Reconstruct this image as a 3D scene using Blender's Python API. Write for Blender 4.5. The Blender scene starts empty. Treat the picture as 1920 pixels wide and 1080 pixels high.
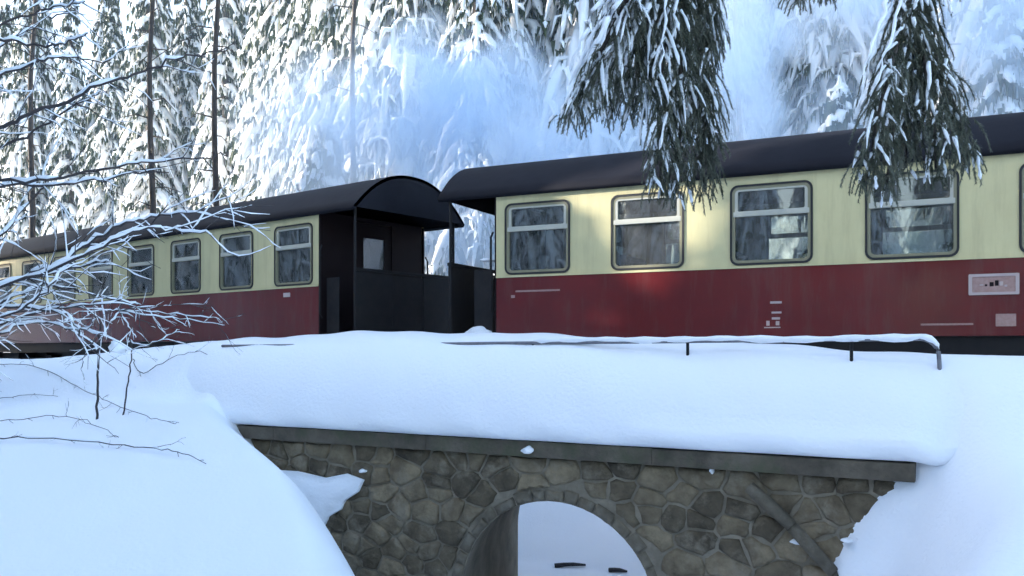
import bpy, bmesh, math, random
import numpy as np
from mathutils import Vector, Matrix

rnd = random.Random(7)
scene = bpy.context.scene
COL = scene.collection
R = math.radians

# ------------------------------------------------------------------ camera, world, sun, exposure
F_PX, HZ = 1662.0, 655.0
cd = bpy.data.cameras.new('camera')
cd.sensor_width = 36.0
cd.lens = F_PX / 1920 * 36
cd.shift_y = (HZ - 540) / 1920
cd.clip_end = 500
cam = bpy.data.objects.new('camera', cd)
COL.objects.link(cam)
cam.location = (0, 0, 0)
cam.rotation_euler = (R(90), 0, 0)
scene.camera = cam

SUN_EL = R(17)
SUN_H = Vector((-1.0, 0.06, 0)).normalized()           # horizontal direction towards the sun
SUN_DIR = Vector((SUN_H.x * math.cos(SUN_EL), SUN_H.y * math.cos(SUN_EL), math.sin(SUN_EL)))
w = bpy.data.worlds.new('World')
scene.world = w
w.use_nodes = True
wn = w.node_tree
wn.nodes.clear()
sky = wn.nodes.new('ShaderNodeTexSky')
sky.sky_type = 'NISHITA'
sky.sun_disc = False
sky.sun_elevation = SUN_EL
sky.sun_rotation = math.atan2(SUN_H.x, SUN_H.y)
sky.air_density = 1.0
sky.dust_density = 2.2
sky.ozone_density = 1.0
bg = wn.nodes.new('ShaderNodeBackground')
bg.inputs[1].default_value = 0.15
wo = wn.nodes.new('ShaderNodeOutputWorld')
wn.links.new(sky.outputs[0], bg.inputs[0])
wn.links.new(bg.outputs[0], wo.inputs[0])
sl = bpy.data.lights.new('sun', 'SUN')
sl.energy = 2.3
sl.angle = R(0.5)
sl.color = (1.0, 0.94, 0.87)
so = bpy.data.objects.new('sun', sl)
COL.objects.link(so)
so.rotation_euler = SUN_DIR.to_track_quat('Z', 'Y').to_euler()
scene.view_settings.view_transform = 'Standard'
scene.view_settings.look = 'None'
scene.view_settings.gamma = 1.0
scene.view_settings.use_curve_mapping = False
scene.view_settings.exposure = 2.42
scene.render.engine = 'CYCLES'
scene.cycles.use_denoising = True
scene.cycles.max_bounces = 9
scene.cycles.diffuse_bounces = 3
scene.cycles.glossy_bounces = 3
scene.cycles.transmission_bounces = 2
scene.cycles.transparent_max_bounces = 16
scene.cycles.adaptive_threshold = 0.03
scene.cycles.volume_bounces = 8
scene.cycles.volume_step_rate = 2.0
scene.cycles.volume_max_steps = 128
scene.cycles.use_adaptive_sampling = True


# ------------------------------------------------------------------ helpers
def unp(px, py, Y):
    """world point on the sight line through pixel (px,py) of the 1920x1080 photo, at depth Y"""
    return Vector(((px - 960) / F_PX * Y, Y, (HZ - py) / F_PX * Y))


class MB:
    def __init__(self):
        self.v = []
        self.f = []

    def box(self, x0, x1, y0, y1, z0, z1):
        n = len(self.v)
        self.v += [(x0, y0, z0), (x1, y0, z0), (x1, y1, z0), (x0, y1, z0), (x0, y0, z1), (x1, y0, z1), (x1, y1, z1), (x0, y1, z1)]
        self.f += [(n, n + 3, n + 2, n + 1), (n + 4, n + 5, n + 6, n + 7), (n, n + 1, n + 5, n + 4), (n + 1, n + 2, n + 6, n + 5), (n + 2, n + 3, n + 7, n + 6), (n + 3, n, n + 4, n + 7)]
        return self

    def tube(self, pts, rad, sides=6, squash=1.0, cap=True):
        n0 = len(self.v)
        N = len(pts)
        if not hasattr(rad, '__len__'):
            rad = [rad] * N
        for i in range(N):
            p = pts[i]
            t = pts[min(i + 1, N - 1)] - pts[max(i - 1, 0)]
            if t.length < 1e-9:
                t = Vector((0, 0, 1))
            t.normalize()
            ref = Vector((0, 0, 1)) if abs(t.z) < 0.9 else Vector((1, 0, 0))
            s = t.cross(ref).normalized()
            b = s.cross(t)
            for k in range(sides):
                a = 2 * math.pi * k / sides
                q = p + s * (math.cos(a) * rad[i]) + b * (math.sin(a) * rad[i] * squash)
                self.v.append((q.x, q.y, q.z))
        for i in range(N - 1):
            for k in range(sides):
                a0 = n0 + i * sides + k
                a1 = n0 + i * sides + (k + 1) % sides
                self.f.append((a0, a1, a1 + sides, a0 + sides))
        if cap:
            self.f.append(tuple(n0 + k for k in range(sides))[::-1])
            self.f.append(tuple(n0 + (N - 1) * sides + k for k in range(sides)))
        return self

    def tri(self, a, b, c):
        n = len(self.v)
        self.v += [tuple(a), tuple(b), tuple(c)]
        self.f.append((n, n + 1, n + 2))

    def mesh(self, name, smooth=False):
        m = bpy.data.meshes.new(name)
        m.from_pydata([tuple(q) for q in self.v], [], self.f)
        if smooth:
            m.shade_smooth()
        m.update()
        return m


def ob(name, me, mat=None, parent=None):
    if isinstance(me, MB):
        me = me.mesh(name)
    if mat is not None and not me.materials:
        me.materials.append(mat)
    o = bpy.data.objects.new(name, me)
    COL.objects.link(o)
    if parent is not None:
        o.parent = parent
    return o


def tag(o, label=None, cat=None, group=None, kind=None):
    if label:
        o['label'] = label
    if cat:
        o['category'] = cat
    if group:
        o['group'] = group
    if kind:
        o['kind'] = kind
    return o


def empty(name, loc, rz=0.0):
    o = bpy.data.objects.new(name, None)
    COL.objects.link(o)
    o.location = loc
    o.rotation_euler = (0, 0, rz)
    o.empty_display_size = 0.2
    return o


def bevel(me, wdt, seg=2):
    bm = bmesh.new()
    bm.from_mesh(me)
    bmesh.ops.bevel(bm, geom=bm.edges[:], offset=wdt, segments=seg, affect='EDGES', profile=0.6)
    bm.to_mesh(me)
    bm.free()
    return me


# ------------------------------------------------------------------ materials
def mat(name, color, rough=0.6, var=None, vscale=4.0, bump=0.0, bscale=30.0, metal=0.0, spec=0.5, vdetail=6.0, coat=0.0, rand=0.0, sss=0.0):
    m = bpy.data.materials.new(name)
    m.use_nodes = True
    nt = m.node_tree
    p = nt.nodes['Principled BSDF']
    p.inputs['Base Color'].default_value = (*color, 1)
    p.inputs['Roughness'].default_value = rough
    p.inputs['Metallic'].default_value = metal
    p.inputs['Specular IOR Level'].default_value = spec
    if coat:
        p.inputs['Coat Weight'].default_value = coat
        p.inputs['Coat Roughness'].default_value = 0.12
    if sss:
        p.inputs['Subsurface Weight'].default_value = sss
        p.inputs['Subsurface Radius'].default_value = (0.05, 0.06, 0.08)
    tc = nt.nodes.new('ShaderNodeTexCoord')
    col = None
    if var is not None:
        nz = nt.nodes.new('ShaderNodeTexNoise')
        nz.inputs['Scale'].default_value = vscale
        nz.inputs['Detail'].default_value = vdetail
        nz.inputs['Roughness'].default_value = 0.65
        nt.links.new(tc.outputs['Object'], nz.inputs['Vector'])
        cr = nt.nodes.new('ShaderNodeValToRGB')
        cr.color_ramp.elements[0].position = 0.32
        cr.color_ramp.elements[1].position = 0.68
        cr.color_ramp.elements[0].color = (*color, 1)
        cr.color_ramp.elements[1].color = (*var, 1)
        nt.links.new(nz.outputs['Fac'], cr.inputs['Fac'])
        col = cr.outputs['Color']
    if rand:
        oi = nt.nodes.new('ShaderNodeObjectInfo')
        mr = nt.nodes.new('ShaderNodeMapRange')
        mr.inputs['To Min'].default_value = 1 - rand
        mr.inputs['To Max'].default_value = 1 + rand
        nt.links.new(oi.outputs['Random'], mr.inputs['Value'])
        mx = nt.nodes.new('ShaderNodeVectorMath')
        mx.operation = 'SCALE'
        if col is not None:
            nt.links.new(col, mx.inputs[0])
        else:
            mx.inputs[0].default_value = color
        nt.links.new(mr.outputs['Result'], mx.inputs['Scale'])
        col = mx.outputs[0]
    if col is not None:
        nt.links.new(col, p.inputs['Base Color'])
    if bump:
        nb = nt.nodes.new('ShaderNodeTexNoise')
        nb.inputs['Scale'].default_value = bscale
        nb.inputs['Detail'].default_value = 5
        nt.links.new(tc.outputs['Object'], nb.inputs['Vector'])
        bu = nt.nodes.new('ShaderNodeBump')
        bu.inputs['Strength'].default_value = bump
        bu.inputs['Distance'].default_value = 0.02
        nt.links.new(nb.outputs['Fac'], bu.inputs['Height'])
        nt.links.new(bu.outputs['Normal'], p.inputs['Normal'])
    return m


def glass_mat(name, tint, refl=1.0):
    m = bpy.data.materials.new(name)
    m.use_nodes = True
    nt = m.node_tree
    nt.nodes.clear()
    out = nt.nodes.new('ShaderNodeOutputMaterial')
    tr = nt.nodes.new('ShaderNodeBsdfTransparent')
    tr.inputs[0].default_value = (*tint, 1)
    gl = nt.nodes.new('ShaderNodeBsdfGlossy')
    gl.inputs['Roughness'].default_value = 0.02
    gl.inputs['Color'].default_value = (refl, refl, refl, 1)
    fr = nt.nodes.new('ShaderNodeFresnel')
    fr.inputs['IOR'].default_value = 1.75
    mx = nt.nodes.new('ShaderNodeMixShader')
    nt.links.new(fr.outputs[0], mx.inputs[0])
    nt.links.new(tr.outputs[0], mx.inputs[1])
    nt.links.new(gl.outputs[0], mx.inputs[2])
    df = nt.nodes.new('ShaderNodeBsdfDiffuse')
    df.inputs['Color'].default_value = (.6, .62, .63, 1)
    tc = nt.nodes.new('ShaderNodeTexCoord')
    nz = nt.nodes.new('ShaderNodeTexNoise')
    nz.inputs['Scale'].default_value = 2.2
    nz.inputs['Detail'].default_value = 4
    nt.links.new(tc.outputs['Object'], nz.inputs['Vector'])
    mr = nt.nodes.new('ShaderNodeMapRange')
    mr.inputs['From Min'].default_value = .35
    mr.inputs['From Max'].default_value = .7
    mr.inputs['To Min'].default_value = .03
    mr.inputs['To Max'].default_value = .13
    nt.links.new(nz.outputs['Fac'], mr.inputs['Value'])
    m2 = nt.nodes.new('ShaderNodeMixShader')
    nt.links.new(mr.outputs['Result'], m2.inputs[0])
    nt.links.new(mx.outputs[0], m2.inputs[1])
    nt.links.new(df.outputs[0], m2.inputs[2])
    nt.links.new(m2.outputs[0], out.inputs[0])
    return m


def smear(m, color, scale, lo, hi, amount=1.0, stretch=None):
    """irregular mortar or lichen smears over a stone"""
    nt = m.node_tree
    p = nt.nodes['Principled BSDF']
    src = p.inputs['Base Color'].links[0].from_socket
    geo = nt.nodes.new('ShaderNodeNewGeometry')
    nz = nt.nodes.new('ShaderNodeTexNoise')
    nz.inputs['Scale'].default_value = scale
    nz.inputs['Detail'].default_value = 7
    nz.inputs['Roughness'].default_value = .7
    if stretch:
        tc = nt.nodes.new('ShaderNodeTexCoord')
        vm = nt.nodes.new('ShaderNodeVectorMath')
        vm.operation = 'MULTIPLY'
        vm.inputs[1].default_value = stretch
        nt.links.new(tc.outputs['Object'], vm.inputs[0])
        nt.links.new(vm.outputs[0], nz.inputs['Vector'])
    else:
        nt.links.new(geo.outputs['Position'], nz.inputs['Vector'])
    mr = nt.nodes.new('ShaderNodeMapRange')
    mr.inputs['To Max'].default_value = amount
    mr.inputs['From Min'].default_value = lo
    mr.inputs['From Max'].default_value = hi
    nt.links.new(nz.outputs['Fac'], mr.inputs['Value'])
    mx = nt.nodes.new('ShaderNodeMix')
    mx.data_type = 'RGBA'
    nt.links.new(mr.outputs['Result'], mx.inputs['Factor'])
    nt.links.new(src, mx.inputs['A'])
    mx.inputs['B'].default_value = (*color, 1)
    nt.links.new(mx.outputs['Result'], p.inputs['Base Color'])
    return m


M = {
    'snow': mat('snow', (0.87, 0.89, 0.92), 0.55, bump=0.45, bscale=26.0, spec=0.3),
    'tree_snow': mat('tree_snow', (0.84, 0.87, 0.9), 0.6, bump=0.5, bscale=14.0, spec=0.2),
    'needles': mat('needles', (0.018, 0.032, 0.018), 0.7, var=(0.045, 0.065, 0.03), vscale=2.0, spec=0.2),
    'near_needles': mat('near_needles', (0.05, 0.06, 0.036), 0.65, var=(0.21, 0.22, 0.17), vscale=5.0, spec=0.3),
    'bark': mat('bark', (0.035, 0.028, 0.024), 0.85, var=(0.075, 0.06, 0.05), vscale=9, bump=0.6, bscale=25),
    'twig': mat('twig', (0.022, 0.02, 0.022), 0.8, var=(0.06, 0.05, 0.05), vscale=20),
    'cream': mat('cream_paint', (0.60, 0.535, 0.295), 0.25, var=(0.54, 0.475, 0.26), vscale=1.3, spec=0.4),
    'red': mat('red_paint', (0.135, 0.012, 0.012), 0.2, var=(0.10, 0.011, 0.012), vscale=1.1, spec=0.45, coat=0.25),
    'dark_red': mat('dark_red_paint', (0.010, 0.004, 0.005), 0.7, var=(0.007, 0.003, 0.004), vscale=2, spec=0.2),
    'roof': mat('roof_paint', (0.008, 0.008, 0.012), 0.75, var=(0.013, 0.013, 0.018), vscale=1.5, spec=0.15, bump=0.2, bscale=8),
    'gasket': mat('rubber_gasket', (0.012, 0.012, 0.013), 0.6),
    'galv': mat('galvanised_pipe', (0.10, 0.10, 0.12), 0.5, var=(0.2, 0.2, 0.22), vscale=12),
    'frame': mat('olive_window_frame', (0.22, 0.20, 0.12), 0.5),
    'alu': mat('aluminium_sash', (0.42, 0.41, 0.34), 0.4, spec=0.5),
    'iron': mat('dark_iron', (0.008, 0.008, 0.010), 0.65, var=(0.016, 0.014, 0.014), vscale=6, spec=0.25),
    'inside': mat('interior_lining', (0.20, 0.15, 0.09), 0.6),
    'seat': mat('seat_cover', (0.10, 0.075, 0.06), 0.8),
    'white': mat('white_paint', (0.45, 0.36, 0.34), 0.5),
    'plate': mat('plate_enamel', (0.30, 0.17, 0.15), 0.45, var=(0.38, 0.25, 0.22), vscale=30),
    'mortar': mat('mortar', (0.16, 0.134, 0.095), 0.95, var=(0.30, 0.256, 0.19), vscale=2.2, bump=0.8, bscale=35),
    'stone': mat('rubble_stone', (0.072, 0.053, 0.031), 0.9, var=(0.21, 0.165, 0.102), vscale=3.2, bump=1.0, bscale=22, rand=0.5),
    'ring': mat('ring_stone', (0.085, 0.070, 0.048), 0.9, var=(0.18, 0.15, 0.105), vscale=4, bump=0.8, bscale=18, rand=0.3),
    'slab': mat('concrete_coping', (0.05, 0.041, 0.03), 0.95, var=(0.15, 0.125, 0.092), vscale=2.2, bump=0.6, bscale=22, rand=0.2),
    'ballast': mat('ballast', (0.08, 0.075, 0.07), 0.95, bump=1.0, bscale=20),
    'pane': glass_mat('window_glass', (0.72, 0.76, 0.74)),
    'paper': mat('paper', (0.7, 0.7, 0.68), 0.7),
}

smear(M['stone'], (.25, .21, .15), 3.1, .5, .72)
smear(M['slab'], (.07, .075, .04), 1.3, .5, .66)
smear(M['ring'], (.20, .18, .14), 4, .5, .75)
smear(M['cream'], (.36, .31, .19), 1.0, .48, .72, .45, (7, 1, .8))
smear(M['red'], (.13, .055, .05), 1.0, .5, .75, .5, (6, 1, .9))
# ------------------------------------------------------------------ bridge frame: local x = along the bridge (a), local y = towards the camera (q)
P0 = Vector((3.84, 8.46, 0))
BU = Vector((-0.875, 0.484, 0)).normalized()
BROT = math.atan2(BU.y, BU.x)
BM = Vector((-BU.y, BU.x, 0))


def aq(x, y):
    dx, dy = x - P0.x, y - P0.y
    return dx * BU.x + dy * BU.y, dx * BM.x + dy * BM.y


def bw(a, q, z):
    p = P0 + BU * a + BM * q
    return Vector((p.x, p.y, z))


def interp(x, xs, ys):
    return np.interp(x, xs, ys)


def smooth_interp(x, xs, ys):
    """monotone-ish smooth interpolation (cosine eased between knots is lumpy, so average shifted linear ones)"""
    x = np.asarray(x, dtype=float)
    s = 0
    for k, wgt in ((-0.5, .15), (-0.25, .22), (0, .26), (0.25, .22), (0.5, .15)):
        s = s + wgt * np.interp(x + k, xs, ys)
    return s


def vnoise(x, y, seed=0):
    """cheap smooth 2-D noise, about -1..1"""
    x = np.asarray(x, dtype=float)
    y = np.asarray(y, dtype=float)
    g = np.random.default_rng(seed)
    s = 0
    for k in range(7):
        an = g.uniform(0, 6.283)
        fr = g.uniform(0.6, 1.7)
        s = s + np.sin(fr * (x * math.cos(an) + y * math.sin(an)) + g.uniform(0, 6.283))
    return s / 3.5


CR_A = [-8, -3, -2, 0, 1.5, 3, 4, 6, 8, 10, 12, 15, 20, 40]
CR_Z = [-.35, -.17, -.13, -.03, .05, .12, .17, .25, .24, .15, .0, -.17, -.22, -.4]


def crest(a):
    return smooth_interp(a, CR_A, CR_Z)


# bank height below the crest as a function of q (towards the camera)
BQ = [-60, -30, -15, -9, -5.5, -4.4, -2.2, -1.7, -1.15, -.8, -.5, -.2, .05, .25, .5, 1.2, 3, 5, 8, 12, 30]
BZ = [22, 10.5, 4.2, 1.2, -.45, -.8, -.95, -.85, -.25, 0, -.06, -.27, -.58, -.80, -.90, -1.02, -1.42, -1.70, -1.86, -1.9, -1.9]
VPOLY = [(-4.1, 13.5), (-4.15, 12.5), (-3.55, 11.2), (-2.2, 9.0), (-1.5, 7.3), (-.98, 5.7), (-.6, 4.5), (.1, 3.7), (1.0, 3.4), (1.9, 3.9), (2.5, 5.2), (2.97, 6.0), (3.62, 6.8), (4.03, 7.75), (4.08, 8.32), (3.9, 8.8), (3.9, 9.5), (5.6, 12.4), (7.6, 16.5), (7.6, 21.0), (3.0, 24.5), (-2.5, 23.0), (-4.2, 19.5), (-3.8, 16.5)]


def poly_sd(x, y, poly):
    """signed distance, positive inside"""
    x = np.asarray(x, float)
    y = np.asarray(y, float)
    d = np.full(x.shape, 1e9)
    inside = np.zeros(x.shape, bool)
    n = len(poly)
    for i in range(n):
        x0, y0 = poly[i]
        x1, y1 = poly[(i + 1) % n]
        ex, ey = x1 - x0, y1 - y0
        t = np.clip(((x - x0) * ex + (y - y0) * ey) / (ex * ex + ey * ey), 0, 1)
        d = np.minimum(d, np.hypot(x - x0 - t * ex, y - y0 - t * ey))
        c = ((y0 > y) != (y1 > y)) & (x < (x1 - x0) * (y - y0) / (y1 - y0 + 1e-12) + x0)
        inside ^= c
    return np.where(inside, d, -d)


def ground_z(x, y):
    x = np.asarray(x, float)
    y = np.asarray(y, float)
    a, q = aq(x, y)
    c = crest(a)
    # keep the shelf wider where the track bends away on the left
    shift = np.clip((a - 9) * 0.42, 0, 6)
    qq = np.where(q < -1.7, np.minimum(q + shift, -1.7), q)
    cw = np.clip(1 - np.maximum(q - 1, 0) / 5, 0, 1)
    b = np.where(np.abs(qq) < 1.6, (np.interp(qq - .12, BQ, BZ) + 2 * np.interp(qq, BQ, BZ) + np.interp(qq + .12, BQ, BZ)) / 4, smooth_interp(qq * 1.0, BQ, BZ)) + c * cw
    b = b + 0.035 * vnoise(x * 1.1, y * 1.1, 3) * np.clip((q + 3) / 2, 0.2, 1) + 0.012 * vnoise(x * 3.5, y * 3.5, 5)
    b = b + np.where(q < -8, 0.35 * vnoise(x * .5, y * .5, 9), 0)
    def ss(t):
        t = np.clip(t, 0, 1)
        return t * t * (3 - 2 * t)
    b = b + 5.5 * ss((-15.2 - x) / 4) * ss((25.2 - y) / 2.4) * ss((y + 6) / 6)  # unseen hill added at the left to shade the further carriage
    d = poly_sd(x, y, VPOLY)
    dd = np.maximum(d + 0.32, 0)
    drop = 2.6 * dd * dd / (dd + 0.75)
    floor = -3.9 - .5 * np.clip((-q - 3) / 3, 0, 1) + np.clip(-q - 7.0, 0, 20) * 0.42 + 0.06 * vnoise(x * 1.5, y * 1.5, 11)
    b = b - .16 * np.exp(-((a - 9.45) / .45) ** 2 - ((q - .15) / .45) ** 2)
    cut = np.maximum(b - drop, np.minimum(floor, b))
    return np.where(d > -0.32, cut, b)


def gz(x, y):
    return float(ground_z(np.array([x]), np.array([y]))[0])


def hit(px, py, y0=2.0, y1=40.0):
    ys = np.arange(y0, y1, 0.02)
    xs = (px - 960) / F_PX * ys
    zs = (HZ - py) / F_PX * ys
    g = ground_z(xs, ys)
    k = np.nonzero(g > zs)[0]
    i = k[0] if len(k) else len(ys) - 1
    return Vector((xs[i], ys[i], g[i]))


def lines(*segs):
    out = []
    for a, b, st in segs:
        n = max(1, int(round((b - a) / st)))
        out += list(a + (b - a) * np.arange(n) / n)
    out.append(segs[-1][1])
    return np.array(out)


gxs = lines((-90, -30, 3), (-30, -13, .6), (-13, -6, .16), (-6, 6, .09), (6, 12, .3), (12, 30, .8), (30, 90, 3))
gys = lines((-40, -6, 2), (-6, 2, .5), (2, 14, .09), (14, 20, .16), (20, 40, .6), (40, 95, 2.5))
GX, GY = np.meshgrid(gxs, gys)
GZ = ground_z(GX.ravel(), GY.ravel())
verts = np.stack([GX.ravel(), GY.ravel(), GZ], 1)
nx, ny = len(gxs), len(gys)
ii = np.arange(nx * ny).reshape(ny, nx)
faces = np.stack([ii[:-1, :-1].ravel(), ii[:-1, 1:].ravel(), ii[1:, 1:].ravel(), ii[1:, :-1].ravel()], 1)
gm = bpy.data.meshes.new('snow_ground')
gm.from_pydata(verts.tolist(), [], faces.tolist())
gm.shade_smooth()
g = ob('snow_ground', gm, M['snow'])
tag(g, kind='structure')

# ------------------------------------------------------------------ stone bridge
SL_T = -1.07          # top of the coping slab
SL_B = -1.255
ARC_A, ARC_Z, ARC_R = 3.83, -3.04, 1.27
WALL_L, WALL_R = 10.2, -0.6
DEPTH = 4.3
SKEW = -0.36           # the stream passes the bridge slightly askew

bridge = empty('stone_bridge', (P0.x, P0.y, 0), BROT)
tag(bridge, 'low stone arch bridge of dark rubble under a thick cap of snow', 'bridge')


def core_wall():
    """solid rubble core with an arch tunnel; front at q=0, back at q=-DEPTH"""
    mb = MB()
    nseg = 28
    arc = [(ARC_A + ARC_R, -4.6)] + [(ARC_A + ARC_R * math.cos(t), ARC_Z + ARC_R * math.sin(t)) for t in np.linspace(0, math.pi, nseg)] + [(ARC_A - ARC_R, -4.6)]
    fr, bk = [], []
    for (aa, zz) in arc:
        fr.append(len(mb.v)); mb.v.append((aa, 0, zz))
        bk.append(len(mb.v)); mb.v.append((aa - SKEW * DEPTH, -DEPTH, zz))
    for i in range(len(arc) - 1):
        mb.f.append((fr[i], fr[i + 1], bk[i + 1], bk[i]))
    # front and back faces: strips from the arch up to the top
    for side, idx, q, off in ((1, fr, 0, 0), (-1, bk, -DEPTH, -SKEW * DEPTH)):
        tops = []
        for (aa, zz) in arc:
            tops.append(len(mb.v)); mb.v.append((aa + off, q, SL_B))
        for i in range(len(arc) - 1):
            f = (idx[i], tops[i], tops[i + 1], idx[i + 1])
            mb.f.append(f if side == 1 else f[::-1])
        for (edge, e, iidx, tt) in ((WALL_L, 0, idx[0], tops[0]), (WALL_R, -1, idx[-1], tops[-1])):
            n = len(mb.v)
            mb.v += [(edge + off, q, -4.6), (edge + off, q, SL_B)]
            mb.f.append((iidx, n, n + 1, tt))
    n = len(mb.v)
    mb.v += [(WALL_R, 0, SL_B), (WALL_L, 0, SL_B), (WALL_L - SKEW * DEPTH, -DEPTH, SL_B), (WALL_R - SKEW * DEPTH, -DEPTH, SL_B)]
    mb.f.append((n, n + 1, n + 2, n + 3))
    me = mb.mesh('wall')
    bm = bmesh.new(); bm.from_mesh(me)
    bmesh.ops.remove_doubles(bm, verts=bm.verts[:], dist=1e-4)
    bmesh.ops.recalc_face_normals(bm, faces=bm.faces[:])
    bm.to_mesh(me); bm.free()
    return me


wall = ob('wall', core_wall(), M['mortar'], bridge)


def clip_poly(poly, nx_, ny_, c):
    out = []
    n = len(poly)
    for i in range(n):
        p, q = poly[i], poly[(i + 1) % n]
        dp = p[0] * nx_ + p[1] * ny_ - c
        dq = q[0] * nx_ + q[1] * ny_ - c
        if dp <= 0:
            out.append(p)
        if (dp < 0 < dq) or (dq < 0 < dp):
            t = dp / (dp - dq)
            out.append((p[0] + t * (q[0] - p[0]), p[1] + t * (q[1] - p[1])))
    return out


def stone_mesh(poly, depth, back=-0.04, gap=0.013, rough=0.022):
    """a rough stone face: polygon (a,z) inset by the joint, rounded towards the front"""
    cx = sum(p[0] for p in poly) / len(poly)
    cz = sum(p[1] for p in poly) / len(poly)
    # subdivide edges once and jitter
    pts = []
    n = len(poly)
    for i in range(n):
        p, q = poly[i], poly[(i + 1) % n]
        L = math.hypot(q[0] - p[0], q[1] - p[1])
        k = 1 if L < 0.1 else 2
        for j in range(k):
            t = j / k
            if j == 0:
                # cut the corner a bit
                pp = poly[i - 1]
                pts.append((p[0] * .93 + pp[0] * .035 + q[0] * .035, p[1] * .93 + pp[1] * .035 + q[1] * .035))
            else:
                pts.append((p[0] + t * (q[0] - p[0]) + rnd.uniform(-rough, rough), p[1] + t * (q[1] - p[1]) + rnd.uniform(-rough, rough)))
    v, f = [], []
    m = len(pts)
    rings = ((gap, back), (gap, depth * .45), (gap + .025, depth * .92), (None, depth * 1.0))
    for (ins, q) in rings:
        for (x, z) in pts:
            dx, dz = cx - x, cz - z
            L = math.hypot(dx, dz) + 1e-6
            s = min(ins / L, .4) if ins is not None else .55
            v.append((x + dx * s, q + (rnd.uniform(-.016, .016) if q > 0.008 else 0), z + dz * s))
    v.append((cx, depth * 1.02 + rnd.uniform(-.01, .015), cz))
    for r in range(3):
        for i in range(m):
            j = (i + 1) % m
            f.append((r * m + i, r * m + j, (r + 1) * m + j, (r + 1) * m + i))
    for i in range(m):
        f.append((3 * m + i, 3 * m + (i + 1) % m, 4 * m))
    me = bpy.data.meshes.new('stone')
    me.from_pydata(v, [], f)
    bm = bmesh.new(); bm.from_mesh(me)
    bmesh.ops.recalc_face_normals(bm, faces=bm.faces[:])
    bm.to_mesh(me); bm.free()
    me.shade_smooth()
    return me


RING_W = 0.15
# voussoirs of the arch ring
t = -0.02
while t < math.pi:
    dt = rnd.uniform(.12, .26)
    t1 = min(t + dt, math.pi + .03)
    if ARC_Z + (ARC_R + RING_W) * math.sin((t + t1) / 2) > -3.6:
        o_ = RING_W * rnd.uniform(.8, 1.2)
        poly = [(ARC_A + rr * math.cos(tt), ARC_Z + rr * math.sin(tt)) for rr, tt in ((ARC_R + .002, t), (ARC_R + .002, (t + t1) / 2), (ARC_R + .002, t1), (ARC_R + o_, t1), (ARC_R + o_, t))]
        me = stone_mesh(poly, rnd.uniform(.035, .06), gap=.009, rough=.004)
        ob('stone', me, M['ring'], bridge)
    t = t1

# rubble: stretched voronoi cells
seeds = []
zrow = SL_B - .12
row = 0
while zrow > -4.0:
    hrow = rnd.uniform(.2, .31)
    aa = WALL_R - .2 + rnd.uniform(0, .4)
    while aa < WALL_L + .3:
        seeds.append((aa + rnd.uniform(-.06, .06), zrow + rnd.uniform(-.09, .09)))
        aa += rnd.uniform(.2, .55)
    zrow -= hrow
    row += 1
ST = 1.35     # height weighs more: stones lie flat
for i, (sa, sz) in enumerate(seeds):
    d0 = math.hypot(sa - ARC_A, sz - ARC_Z)
    if sz > ARC_Z - .1 and d0 < ARC_R + RING_W + .04:
        continue
    if sz <= ARC_Z and abs(sa - ARC_A) < ARC_R + RING_W:
        continue
    poly = [(sa - 1, sz - 1), (sa + 1, sz - 1), (sa + 1, sz + 1), (sa - 1, sz + 1)]
    for j, (ta, tz) in enumerate(seeds):
        if j == i or abs(ta - sa) > 1.3 or abs(tz - sz) > 1.1:
            continue
        nx_, nz_ = (ta - sa), (tz - sz) * ST * ST
        c = ((ta * ta - sa * sa) + (tz * tz - sz * sz) * ST * ST) / 2
        poly = clip_poly(poly, nx_, nz_, c)
        if len(poly) < 3:
            break
    if len(poly) < 3:
        continue
    poly = clip_poly(poly, 0, 1, SL_B - .005)
    poly = clip_poly(poly, 1, 0, WALL_L)
    poly = clip_poly(poly, -1, 0, -WALL_R)
    if len(poly) < 3:
        continue
    # push out of the arch ring
    fin = []
    for k in range(len(poly)):
        p, q = poly[k], poly[(k + 1) % len(poly)]
        for tt in (0, .5):
            x, z = p[0] + tt * (q[0] - p[0]), p[1] + tt * (q[1] - p[1])
            dx, dz = x - ARC_A, z - ARC_Z
            L = math.hypot(dx, dz)
            rr = ARC_R + RING_W + .015
            if z > ARC_Z and L < rr:
                x, z = ARC_A + dx / L * rr, ARC_Z + dz / L * rr
            elif z <= ARC_Z and abs(dx) < rr:
                x = ARC_A + math.copysign(rr, sa - ARC_A)
            elif tt == .5:
                continue
            fin.append((x, z))
    zs = [p[1] for p in fin]
    if max(zs) < -3.3 or len(fin) < 3:
        continue
    area = abs(sum(fin[k][0] * fin[(k + 1) % len(fin)][1] - fin[(k + 1) % len(fin)][0] * fin[k][1] for k in range(len(fin)))) / 2
    if area < .006:
        continue
    me = stone_mesh(fin, rnd.uniform(.014, .05))
    ob('stone', me, M['stone'], bridge)

# coping slabs (butt jointed, overhanging the wall)
aa = -0.02
while aa < WALL_L:
    L = rnd.uniform(2.2, 3.4)
    a1 = min(aa + L, WALL_L + .3)
    me = MB().box(aa + .002, a1 - .002, -DEPTH + .2, .15 + rnd.uniform(-.008, .008), SL_B + .003, SL_T + rnd.uniform(-.012, .004)).mesh('coping_slab')
    bevel(me, .008, 2)
    ob('coping_slab', me, M['slab'], bridge)
    aa = a1
# deck under the track
deck = ob('deck', MB().box(WALL_R - .8, WALL_L + .5, -DEPTH - .2, -.35, SL_T - .02, SL_T + .05), M['slab'], bridge)
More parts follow.
